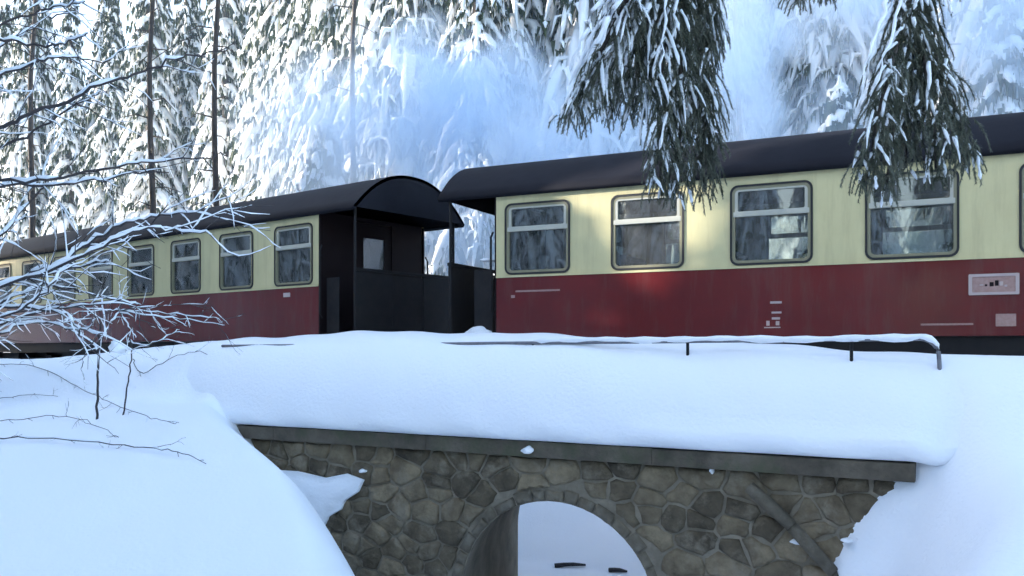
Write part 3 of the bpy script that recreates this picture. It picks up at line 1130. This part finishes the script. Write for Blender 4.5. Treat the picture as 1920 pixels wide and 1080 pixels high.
while len(spots) < 95 and tries < 9000:
    tries += 1
    y = 19.5 + 27 * tr_.random() ** 1.3
    x = (-.72 + 1.4 * tr_.random() ** 1.25) * y
    a, q = aq(x, y)
    if q + min(max((a - 9) * .42, 0), 6) > -8.2:
        continue
    px = ptp(x, y)
    # thin the forest where the photo looks into steam
    if px > 1330 and y < 27 and tr_.random() < .75:
        continue
    if poly_sd(np.array([x]), np.array([y]), VPOLY)[0] > -.4:
        continue
    if any((x - u) ** 2 + (y - v) ** 2 < 1.75 ** 2 for u, v in spots):
        continue
    spots.append((x, y))
BINS = [(0, 'front-row snowy spruce by the frame edge above the further carriage'), (130, 'front-row snowy spruce above the twig-veiled windows of the further carriage'), (230, 'front-row snowy spruce above the third clear window from the arched roof'), (395, 'front-row snowy spruce above the second window from the arched roof'), (495, 'front-row snowy spruce above the window next to the arched roof'), (640, 'front-row snowy spruce above the dark platform end'), (780, 'front-row snowy spruce above the gap between the carriages'), (930, 'front-row snowy spruce above the first window of the nearer carriage'), (1080, 'front-row snowy spruce behind the broad hanging boughs'), (1350, 'front-row snowy spruce above the third window of the nearer carriage'), (1560, 'front-row snowy spruce behind the narrow hanging bough'), (1800, 'front-row snowy spruce above the roof near the frame edge')]
done_bins = set()
for (x, y) in sorted(spots, key=lambda p: p[1]):
    px = ptp(x, y)
    lb, gp = LBL[0] if px < 640 else LBL[1] if px < 1250 else LBL[2]
    bi = max((i for i, b_ in enumerate(BINS) if b_[0] <= px), default=-1)
    if bi >= 0 and px < 1920 and bi not in done_bins:
        done_bins.add(bi)
        lb = BINS[bi][1]
    else:
        lb = 'further back, ' + lb
    plant(x, y, tr_.choice((0, 1, 2, 3, 5, 6, 5)), tr_.uniform(.85, 1.2), tr_.uniform(0, 6.28), lb, gp)
for (px, Y, s, lab) in ((1575, 18.5, 1.0, 'small round-topped spruce heaped with snow, above the third window'), (1880, 17.5, .95, 'small snow-heaped spruce at the frame edge above the roof'), (1800, 21, .8, 'small snowy spruce beside the thin bare trunk'), (610, 21.5, 1.15, 'young pointed spruce wrapped in steam above the arched roof')):
    x = (px - 960) / F_PX * Y
    plant(x, Y, 4, s, tr_.uniform(0, 6), lab, 'young spruces behind the train')
# bare thin trunks standing in the steam
for (px, Y, top, lab) in ((1783, 19, 9.5, 'thin dark bare trunk rising through the steam above the roof'), (1388, 22, 11, 'faint thin trunk in the steam beside the hanging boughs'), (52, 22.5, 13, 'dark bare trunk in the forest nearest the frame edge'), (283, 21.5, 13, 'dark bare trunk in the forest above the third clear window'), (398, 21, 13, 'dark bare trunk in the forest above the second window from the arched roof'), (655, 22.5, 13, 'dark bare trunk in the forest above the arched roof')):
    x = (px - 960) / F_PX * Y
    z0 = gz(x, Y)
    root = empty('bare_tree', (x, Y, z0))
    tag(root, lab, 'tree')
    pts = [Vector((.06 * math.sin(k) + .03 * k * math.sin(px), .05 * math.cos(2 * k), -.3 + top * k / 8)) for k in range(9)]
    ob('trunk', MB().tube(pts, [(.075 if px > 1000 else .095) * (1 - .6 * k / 8) for k in range(9)], 7).mesh('trunk', True), M['bark'], root)
    br = MB()
    for k in range(26):
        h = 1.5 + (top - 2) * k / 26
        an = k * 2.4
        d = Vector((math.cos(an), math.sin(an), 0))
        p = Vector((0, 0, h))
        br.tube([p, p + d * .35 + Vector((0, 0, .05)), p + d * tr_.uniform(.5, .8) - Vector((0, 0, tr_.uniform(.05, .35)))], [.02, .014, .005], 4)
    ob('crown', br, M['bark'], root)
# unseen trees added beside the camera to shade the bridge and train
for k, (x, y, s) in enumerate(((-19, 2.5, 1.15), (-18, 6, 1.2), (-19.5, 9.5, 1.15), (-18.5, 9.9, 1.2), (-21, 16.0, 1.1), (-22, 4.5, 1.3), (-22.5, 8, 1.35), (-22.5, 10.0, 1.2), (-23.5, 16.5, 1.3), (-17, -1.5, 1.15), (-21, -.5, 1.3), (-24.5, 17.6, 1.25), (-22, 18.5, 1.1), (-20, 16.3, 1.1), (-25.5, 20.3, 1.2), (-20.3, 7.8, 1.0), (-20.8, 9.6, 1.0), (-24.8, 10, 1.3), (-25, 6.3, 1.3), (-24.5, 1.8, 1.3), (-17.4, 21.0, .9), (-18.6, 18.6, 1.0), (-19.6, 16.6, 1.0), (-21.8, 20.6, 1.0), (-18, 4.2, 1.0), (-17.2, 8.2, 1.0), (-16.8, 10.0, .95), (-17, 16.2, .95), (-16.4, 16.8, .9), (-17.2, 15.5, 1.0), (-21.2, 15.3, 1.1), (-19, 10.75, 1.1), (-23, 10.9, 1.2), (-25.5, 15.4, 1.2))):
    plant(x, y, (0, 1, 3)[k % 3], s, k * 1.3, 'tall spruce added out of view to shade the bridge and train', 'spruces shading the bridge')
for k, (x, y, s) in enumerate(((-20, 13.1, .78), (-18.2, 12.2, .75), (-18.4, 14.0, .75), (-22, 12.2, .85), (-22, 14.0, .85), (-19.2, 11.3, .9), (-19.2, 14.9, .9), (-17.2, 13.1, .75), (-17.0, 11.6, .8), (-17.0, 14.6, .8), (-23.5, 13.1, .9))):  # low trees added so sun reaches only a patch of the nearer carriage
    plant(x, y, 4, s * .8, k * 1.9, 'low spruce added out of view, leaving a sun gap onto the nearer carriage', 'young spruces shading the bridge')

for k, (x, y, s) in enumerate(((-9, -12, 1.0), (-12.5, -15, 1.1), (-16, -11, 1.0), (-6, -16, 1.0), (-2, -14, .9), (-14, -20, 1.2), (-8.5, -20, 1.1), (2, -18, 1.1), (6, -15, 1.0), (-19.5, -6, 1.1), (10, -12, 1.1), (-11, -8, .9), (-18.5, -10.5, 1.0), (-22, -13.5, 1.1), (-20.5, -9, 1.0))):  # unseen trees added behind the camera for the window reflections
    plant(x, y, (3, 0, 2)[k % 3], s, k * 1.7, 'tall spruce added behind the viewer to be mirrored in the windows', 'spruces mirrored in the windows')


# ------------------------------------------------------------------ big spruce beside the viewer whose boughs hang into the picture
def finger(nd, sn, p, d, L, g_, snow_p, nl=.034, dens=1.0):
    """one hanging branchlet: short needles all round a drooping twig, snow lying along its upper part"""
    up = Vector((0, 0, 1))
    pts = []
    v = d.normalized()
    q = p.copy()
    n = 6
    for k in range(n + 1):
        pts.append(q.copy())
        v = (v - up * .28 + Vector((g_.uniform(-.08, .08), g_.uniform(-.08, .08), 0))).normalized()
        q = q + v * (L / n)
    nn = int(L * 300 * dens)
    for i in range(nn):
        t = (i + g_.random()) / nn * n
        k = min(int(t), n - 1)
        c = pts[k].lerp(pts[k + 1], t - k)
        ax = (pts[k + 1] - pts[k]).normalized()
        r = Vector((g_.gauss(0, 1), g_.gauss(0, 1), g_.gauss(0, 1)))
        r = (r - ax * r.dot(ax)).normalized()
        l = nl * g_.uniform(.7, 1.3) * (1 - .35 * t / n)
        e = c + r * l * .75 + ax * l * .75
        s_ = ax.cross(r) * .0045
        nd.tri(c - s_, c + s_, e)
    nd.tube(pts, [.005 * (1 - .6 * k / n) for k in range(n + 1)], 3, 1, False)
    if g_.random() < snow_p:
        m = g_.randint(3, 6)
        k0 = g_.randint(0, 1)
        sp = [pts[k] + up * .007 + Vector((-.006, -.004, 0)) for k in range(k0, min(k0 + m, n + 1))]
        if len(sp) > 2:
            rr = [g_.uniform(.006, .019) for _ in sp]
            rr[-1] = .004
            sn.tube(sp, rr, 5, .9)


def hanging_bough(name, parent, spines, Y, seed, snow, root_pt):
    g_ = random.Random(seed)
    nd, sn, wd = MB(), MB(), MB()
    up = Vector((0, 0, 1))
    base = parent.location
    for (line, width, f_len, dY, sp_) in spines:
        pts = [unp(px, py, Y + dY + .25 * math.sin(i * 1.1 + seed)) for i, (px, py) in enumerate(line)]
        # the woody limb back to the tree
        wd.tube([root_pt, root_pt.lerp(pts[0], .5) + up * .35, pts[0]] + pts[1:], [.05, .035, .022] + [.018 * (1 - .75 * k / len(pts)) for k in range(len(pts) - 1)], 6)
        # arc-length walk
        segs = [(pts[k], pts[k + 1]) for k in range(len(pts) - 1)]
        tot = sum((b - a).length for a, b in segs)
        n = int(tot / .0105)
        for i in range(n):
            t = (i + g_.random()) / n
            dist = t * tot
            for a, b in segs:
                l = (b - a).length
                if dist <= l:
                    break
                dist -= l
            p = a.lerp(b, min(1, dist / max(l, 1e-6)))
            ax = (b - a).normalized()
            sidev = Vector((g_.choice((-1, 1)) * g_.uniform(.3, 1), g_.uniform(-.8, .8), g_.uniform(-.5, .15)))
            taper = .55 + .75 * math.sin(math.pi * min(1, .15 + t * .8))
            p = p + Vector((g_.gauss(0, .28) * width, g_.gauss(0, .25) * width, g_.uniform(-.03, .03)))
            finger(nd, sn, p, sidev + ax * .7, f_len * taper * g_.uniform(.6, 1.25), g_, sp_ * (1 - .35 * t))
        # pads of snow along the upper side of the limb
        if sp_ > .4:
            for w_ in range(6 if sp_ > .6 else 3):
                o_ = Vector((g_.gauss(-.05, .09), g_.gauss(-.08, .06), .02))
                pad = []
                for a, b in segs:
                    for t_ in (0, .2, .4, .6, .8):
                        pad.append(a.lerp(b, t_) + o_ + Vector((g_.gauss(0, .012), g_.gauss(0, .012), 0)))
                pad = pad[2:int(len(pad) * g_.uniform(.55, .9))]
                rr = [g_.uniform(.016, .042) * sp_ * (1.1 - .7 * k / len(pad)) for k in range(len(pad))]
                rr[0] *= .4; rr[-1] *= .2
                sn.tube(pad, rr, 7, .9)
        # lumps of snow resting on the spine
        for i in range(int(n * .05 * sp_ * snow)):
            t = g_.random() ** 1.2
            dist = t * tot
            for a, b in segs:
                l = (b - a).length
                if dist <= l:
                    break
                dist -= l
            p = a.lerp(b, min(1, dist / max(l, 1e-6))) + Vector((g_.gauss(0, .3) * width, g_.gauss(-.04, .2) * width, .02))
            r = g_.uniform(.014, .028)
            d = Vector((g_.uniform(-.5, .5), g_.uniform(-.3, .3), -1)).normalized() * r * g_.uniform(1.2, 3.2)
            sn.tube([p, p + d * .35, p + d * .8, p + d * 1.1], [r * .45, r, r * .85, r * .3], 7, .8)
    off = -base
    for mb in (nd, sn, wd):
        mb.v = [(v[0] + off.x, v[1] + off.y, v[2] + off.z) for v in mb.v]
    b = ob(name, wd.mesh(name, True), M['bark'], parent)
    tag(ob('needles', nd.mesh('needles'), M['near_needles'], b), kind='stuff')
    tag(ob('snow', sn.mesh('snow', True), M['tree_snow'], b), kind='stuff')
    return b


TX, TY = 5.6, 5.0
near = empty('spruce_tree', (TX, TY, gz(TX, TY)))
tag(near, 'near spruce whose drooping boughs hang down in front of the train roof', 'spruce')
ht = 9.0
ob('trunk', MB().tube([Vector((.03 * math.sin(k), .04 * math.cos(k), -.3 + ht * k / 8)) for k in range(9)], [.2 * (1 - .75 * k / 8) for k in range(9)], 10).mesh('trunk', True), M['bark'], near)
hanging_bough('bough', near, [
    ([(1215, -90), (1175, 0), (1130, 90), (1098, 160), (1070, 215)], .2, .30, -.1, .85),
    ([(1235, -90), (1205, 0), (1165, 90), (1140, 150), (1128, 195)], .24, .30, .15, .7),
    ([(1250, -90), (1225, 10), (1200, 100), (1190, 170), (1185, 205)], .26, .28, .3, .5),
    ([(1265, -90), (1250, 40), (1240, 140), (1240, 250), (1238, 350)], .26, .28, .1, .5),
    ([(1290, -90), (1280, 40), (1275, 140), (1275, 250), (1268, 362)], .28, .28, .2, .3),
    ([(1310, -90), (1305, 40), (1308, 140), (1312, 250), (1322, 355)], .24, .28, .35, .2),
    ([(1330, -90), (1325, 50), (1328, 170), (1332, 300)], .14, .26, .45, .12),
], 7.0, 3, 1.0, Vector((TX - .1, TY, 4.2)))
hanging_bough('bough', near, [
    ([(1720, -60), (1700, 30), (1672, 120), (1642, 230), (1628, 335)], .16, .28, 0, .5),
    ([(1722, -60), (1705, 40), (1690, 140), (1675, 240), (1662, 345)], .2, .28, .2, .35),
    ([(1725, -60), (1712, 40), (1705, 140), (1702, 230), (1698, 315)], .2, .26, .3, .25),
    ([(1735, -60), (1725, 40), (1735, 130), (1750, 210), (1755, 320)], .2, .28, .15, .25),
    ([(1735, -60), (1740, 60), (1770, 150), (1800, 225), (1818, 310)], .14, .26, .3, .15),
], 6.6, 8, .5, Vector((TX - .1, TY, 3.9)))
hanging_bough('bough', near, [([(1560, -120), (1530, -60), (1505, -28), (1490, -15)], .12, .2, 0, .5), ([(1560, -120), (1550, -60), (1540, -30)], .12, .2, 0, .5)], 6.8, 15, .5, Vector((TX - .1, TY, 4.3)))


# ------------------------------------------------------------------ bare tree at the frame edge with snow along its branches
def snowy_branch(pts, r0, r1, g_, twigs=True, snow=1.0, tl=.4, name='branch', parent=None, tw_step=.10):
    wd, sn = MB(), MB()
    up = Vector((0, 0, 1))

    def smooth(p):
        for _ in range(2):
            q = [p[0]]
            for k in range(len(p) - 1):
                q.append(p[k].lerp(p[k + 1], .25)); q.append(p[k].lerp(p[k + 1], .75))
            q.append(p[-1]); p = q
        return p

    def lay(p, ra, rb, sides, sn_amt):
        n = len(p)
        rad = [ra + (rb - ra) * k / (n - 1) for k in range(n)]
        wd.tube(p, rad, sides)
        k = 0
        while k < n - 2 and sn_amt > 0:
            m_ = g_.randint(3, 9)
            seg = p[k:k + m_]
            if len(seg) >= 3 and g_.random() < sn_amt:
                rr = [(rad[min(k + i, n - 1)] * .95 + (.0036 if rad[0] > .004 else .0022)) * g_.uniform(.75, 1.35) for i in range(len(seg))]
                rr[0] *= .5; rr[-1] *= .4
                sn.tube([q + up * (rad[min(k + i, n - 1)] * .7 + rr[i] * .45) for i, q in enumerate(seg)], rr, 5, 1.0)
            k += m_ - 1

    P = smooth(pts)
    P = [p + Vector((g_.gauss(0, 1), g_.gauss(0, 1), g_.gauss(0, 1))) * .008 for p in P]
    lay(P, r0, r1, 6, .85 * snow)
    if twigs:
        acc = 0
        for k in range(1, len(P) - 1):
            acc += (P[k] - P[k - 1]).length
            if acc < tw_step:
                continue
            acc = g_.uniform(-.05, .02)
            t = (P[k + 1] - P[k - 1]).normalized()
            sd = Vector((g_.gauss(0, 1), g_.gauss(0, .8), g_.gauss(0, 1)))
            sd = (sd - t * sd.dot(t)).normalized()
            d = (t * g_.uniform(.6, 1.1) + sd * g_.uniform(.4, .9)).normalized()
            L = tl * g_.uniform(.4, 1.3)
            q = P[k]
            tw = [q]
            for i in range(6):
                d = (d + Vector((g_.gauss(0, .16), g_.gauss(0, .12), g_.gauss(-.03, .14)))).normalized()
                q = q + d * (L / 6)
                tw.append(q)
            lay(tw, r1 * .8 + .0012, .0013, 4, .7 * snow)
            for i in (2, 3, 4):
                if g_.random() < .6:
                    dd = (d + Vector((g_.gauss(0, .6), g_.gauss(0, .5), g_.gauss(0, .6)))).normalized()
                    l2 = L * g_.uniform(.25, .5)
                    lay([tw[i], tw[i] + dd * l2 * .5, tw[i] + dd * l2 + Vector((0, 0, g_.gauss(0, .02)))], .0022, .0011, 3, .6 * snow)
    off = -parent.location
    for mb in (wd, sn):
        mb.v = [(v[0] + off.x, v[1] + off.y, v[2] + off.z) for v in mb.v]
    b = ob(name, wd.mesh(name, True), M['twig'], parent)
    if sn.v:
        tag(ob('snow', sn.mesh('snow', True), M['tree_snow'], b), kind='stuff')
    return b


BY = 5.6
tpos = unp(-190, 655, BY)
bt = empty('bare_tree', (tpos.x, BY, gz(tpos.x, BY)))
tag(bt, 'bare deciduous tree reaching in from the frame edge, snow along every twig', 'tree')
g_ = random.Random(5)
ob('trunk', MB().tube([Vector((.05 * math.sin(k * .9), .05 * math.cos(k), -.3 + 6.5 * k / 10)) for k in range(11)], [.085 * (1 - .07 * k) for k in range(11)], 9).mesh('trunk', True), M['bark'], bt)
BR = [
    ([(-190, 330), (-80, 275), (0, 237), (44, 218), (137, 185), (193, 159), (259, 137), (326, 111), (370, 102), (430, 94)], .012, .003, -.1),
    ([(-190, 400), (-70, 320), (0, 281), (74, 237), (122, 207), (185, 174)], .010, .003, .2),
    ([(-190, 110), (-80, 80), (0, 70), (55, 85), (104, 89), (122, 80), (167, 63)], .009, .003, -.2),
    ([(-190, 140), (-60, 75), (15, 41), (74, 22), (122, 9), (160, 2)], .008, .003, .1),
    ([(-190, 180), (-40, 110), (37, 67), (74, 41), (111, 26), (148, 7)], .008, .003, .3),
    ([(-190, 220), (-60, 165), (55, 122), (100, 107), (148, 107), (204, 118)], .008, .003, .0),
    ([(-190, 390), (-90, 360), (0, 348), (93, 346), (167, 344), (237, 328), (315, 322)], .010, .003, .1),
    ([(-190, 370), (-80, 340), (10, 333), (111, 339), (137, 326), (207, 317), (281, 304), (352, 294), (426, 292)], .010, .003, -.2),
    ([(-190, 590), (-80, 550), (0, 530), (57, 513), (100, 500), (160, 457), (213, 430), (250, 412), (300, 403), (360, 397), (433, 413)], .014, .003, .0),
    ([(-190, 600), (-40, 545), (66, 520), (147, 500), (187, 493), (207, 487)], .009, .003, .25),
    ([(-190, 610), (-20, 545), (90, 505), (167, 477), (233, 443), (283, 423), (333, 430), (400, 440)], .010, .003, -.15),
    ([(-190, 560), (-70, 500), (0, 442), (50, 387), (90, 340)], .013, .004, .35),
    ([(-190, 660), (-60, 625), (0, 610), (43, 593), (100, 580), (160, 575), (230, 560)], .009, .003, .1),
    ([(-190, 640), (-60, 580), (33, 570), (83, 580), (127, 593), (143, 610), (147, 637), (187, 653)], .009, .003, -.1),
    ([(-190, 620), (-60, 600), (20, 560), (80, 530), (130, 540), (180, 555), (260, 570)], .009, .003, .2),
    ([(-190, 680), (-60, 650), (10, 625), (60, 600), (120, 610), (190, 625)], .008, .003, .0),
    ([(-190, 640), (-60, 600), (30, 590), (70, 560), (110, 520), (130, 490)], .008, .003, -.2),
]
for (ln, r0, r1, dY) in BR:
    pts = [unp(px, py, BY + (dY + .12 * math.sin(i * 1.7 + py)) * min(1, i / 3)) for i, (px, py) in enumerate(ln)]
    snowy_branch(pts, r0 * 1.3, r1 * 1.15, g_, True, .62 if ln[-1][1] < 380 else .95, .4, 'branch', bt, .075)

# low shrub on the bank
hub = hit(182, 786)
shrub = empty('shrub', hub)
tag(shrub, 'low bare shrub on the bank with two upright dark stems and snowy twigs', 'shrub')
SY = hub.y
for (ln, r) in (([(181, 800), (183, 740), (185, 680), (184, 640), (190, 600)], .018), ([(231, 790), (236, 740), (243, 700), (250, 660), (240, 620)], .012)):
    snowy_branch([unp(px, py, SY) for px, py in ln], r, r * .55, g_, False, 0, name='stem', parent=shrub)
for ln in ([(190, 640), (205, 605), (223, 583), (240, 560)], [(223, 583), (200, 620), (187, 637)], [(223, 583), (240, 610), (255, 632)], [(223, 583), (265, 600), (300, 612), (333, 617)], [(223, 583), (270, 582), (340, 590), (400, 596), (433, 597)], [(223, 583), (280, 575), (350, 570), (400, 577)], [(223, 583), (180, 580), (133, 590)], [(240, 640), (270, 650), (300, 640), (335, 618)], [(190, 650), (160, 660), (152, 690), (158, 712)], [(223, 583), (225, 560), (222, 530)], [(187, 655), (160, 640), (147, 615), (110, 600)], [(223, 583), (300, 595), (360, 600), (420, 610)]):
    snowy_branch([unp(px, py, SY + .12 * math.sin(px)) for px, py in ln], .008, .003, g_, True, .8, .4, 'branch', shrub, .15)
snow_lump(unp(222, 655, SY) - hub, .13, .12, .1, 7, 'snow', shrub)

# long bent twigs lying just over the snow of the bank
for k, (ln, lab) in enumerate((([(-60, 690), (0, 687), (60, 687), (110, 710), (150, 735), (190, 750), (225, 768), (262, 782), (300, 795), (330, 800)], 'long bent twig arching down the bank behind the shrub stem'),
                               ([(-60, 800), (0, 795), (50, 792), (90, 784), (150, 790), (190, 808), (225, 828)], 'short pale twig lying bent on the snow bank'),
                               ([(-60, 828), (0, 828), (60, 826), (180, 836), (270, 846), (310, 850), (350, 858), (382, 872)], 'lowest dark twig stretched across the snow bank with forked tip'),
                               ([(250, 680), (265, 712), (300, 690), (340, 668), (380, 665), (420, 690)], 'thin twig looping over the snow beside the thinner stem'),
                               ([(-60, 760), (0, 752), (60, 745), (110, 748)], 'faint thin twig on the bank above the bent ones'))):
    h = hit(ln[len(ln) // 2][0], ln[len(ln) // 2][1])
    e = empty('twig', h)
    tag(e, lab, 'twig')
    pts = []
    for px, py in ln:
        q = hit(max(px, -60), py)
        pts.append(q + Vector((0, -.02, .045)))
    snowy_branch(pts, .0105 if k == 2 else .007, .003, g_, True, .15, .35, 'stem', e, .45)

# sticks lying on the snow beyond the arch
for k, (px0, px1, py, lab) in enumerate(((1040, 1098, 1064, 'dark stick lying on the snow seen through the arch'), (1142, 1176, 1073, 'shorter curved stick on the snow through the arch'))):
    p, q = hit(px0, py, 13), hit(px1, py - 1 + 3 * k, 13)
    e = empty('stick', p)
    tag(e, lab, 'stick')
    pts = [(p.lerp(q, t) + Vector((0, 0, .03 + .02 * math.sin(t * 3)))) - p for t in (0, .3, .6, 1)]
    ob('stem', MB().tube(pts, [.05, .045, .04, .02], 7).mesh('stem', True), M['twig'], e)

# ------------------------------------------------------------------ steam of the locomotive drifting behind the train
def steam_mat(name, dens, seed, scale=.95, tint=(.77, .885, 1.0)):
    m = bpy.data.materials.new(name)
    m.use_nodes = True
    nt = m.node_tree
    nt.nodes.clear()
    out = nt.nodes.new('ShaderNodeOutputMaterial')
    pv = nt.nodes.new('ShaderNodeVolumePrincipled')
    pv.inputs['Color'].default_value = (*(tint if dens > .2 else (.55, .76, 1.0)), 1)
    pv.inputs['Anisotropy'].default_value = 0.0
    tc = nt.nodes.new('ShaderNodeTexCoord')
    ln = nt.nodes.new('ShaderNodeVectorMath'); ln.operation = 'LENGTH'
    nt.links.new(tc.outputs['Object'], ln.inputs[0])
    nz = nt.nodes.new('ShaderNodeTexNoise')
    geo = nt.nodes.new('ShaderNodeNewGeometry')
    nz.inputs['Scale'].default_value = scale
    nz.inputs['Detail'].default_value = 3.0
    mp = nt.nodes.new('ShaderNodeVectorMath'); mp.operation = 'ADD'
    mp.inputs[1].default_value = (seed * 7.3, seed * 3.1, seed)
    nt.links.new(geo.outputs['Position'], mp.inputs[0])
    nt.links.new(mp.outputs[0], nz.inputs['Vector'])
    # density = clamp(noise*1.9 - r^2*1.1 - .1)
    r2 = nt.nodes.new('ShaderNodeMath'); r2.operation = 'POWER'; r2.inputs[1].default_value = 2.0
    nt.links.new(ln.outputs['Value'], r2.inputs[0])
    a = nt.nodes.new('ShaderNodeMath'); a.operation = 'MULTIPLY_ADD'
    a.inputs[1].default_value = -1.2; a.inputs[2].default_value = -0.28
    nt.links.new(r2.outputs[0], a.inputs[0])
    b = nt.nodes.new('ShaderNodeMath'); b.operation = 'MULTIPLY_ADD'
    b.inputs[1].default_value = 2.4
    nt.links.new(nz.outputs['Fac'], b.inputs[0])
    nt.links.new(a.outputs[0], b.inputs[2])
    c = nt.nodes.new('ShaderNodeClamp')
    nt.links.new(b.outputs[0], c.inputs['Value'])
    d = nt.nodes.new('ShaderNodeMath'); d.operation = 'MULTIPLY'; d.inputs[1].default_value = dens
    nt.links.new(c.outputs[0], d.inputs[0])
    if dens > .2:
        nt.links.new(d.outputs[0], pv.inputs['Density'])
    else:
        pv.inputs['Density'].default_value = dens * .5
    nt.links.new(pv.outputs[0], out.inputs['Volume'])
    return m


bm = bmesh.new()
bmesh.ops.create_icosphere(bm, subdivisions=3, radius=1.0)
sme = bpy.data.meshes.new('steam')
bm.to_mesh(sme); bm.free()
for k, (px, py, Y, rx, ry, rz_, dn, lab) in enumerate((
        (930, 230, 18.4, 2.4, 1.4, 2.2, 1.6, 'thick pale steam over the gap between the carriages'),
        (770, 215, 19.0, 2.4, 1.3, 2.4, 1.4, 'pale billow of steam above the dark platform end'),
        (590, 270, 20.0, 2.2, 1.3, 2.4, 1.1, 'thin blue steam above the arched carriage roof'),
        (1110, 270, 17.0, 2.4, 1.1, 1.4, 1.3, 'low steam trailing along the roof behind the broad hanging boughs'),
        (1385, 110, 17.5, 1.3, 1.3, 3.6, 1.5, 'column of steam rising beside the hanging boughs'),
        (1600, -30, 18.0, 2.8, 1.3, 1.8, 1.2, 'steam drifting across the treetops above the nearer carriage'),
        (1890, 60, 16.8, 2.0, 1.4, 2.4, 1.1, 'bank of steam at the frame edge above the roof'),
        (1560, 230, 16.6, 3.4, .9, 1.3, .45, 'thin veil of steam lying along the nearer carriage roof'),
        (700, 150, 23.0, 17.0, 3.5, 9.0, .014, 'faint blue haze hanging in the front of the forest'),
        (870, 440, 18.6, 1.5, 1.0, 1.5, .9, 'wisp of steam seen through the gap between the carriages'))):
    p = unp(px, py, Y)
    me = sme.copy()
    me.materials.append(steam_mat('steam_%d' % k, dn, k + 1))
    o = bpy.data.objects.new('steam', me)
    COL.objects.link(o)
    o.location = p
    o.scale = (rx, ry, rz_)
    tag(o, lab, 'steam', kind='stuff')
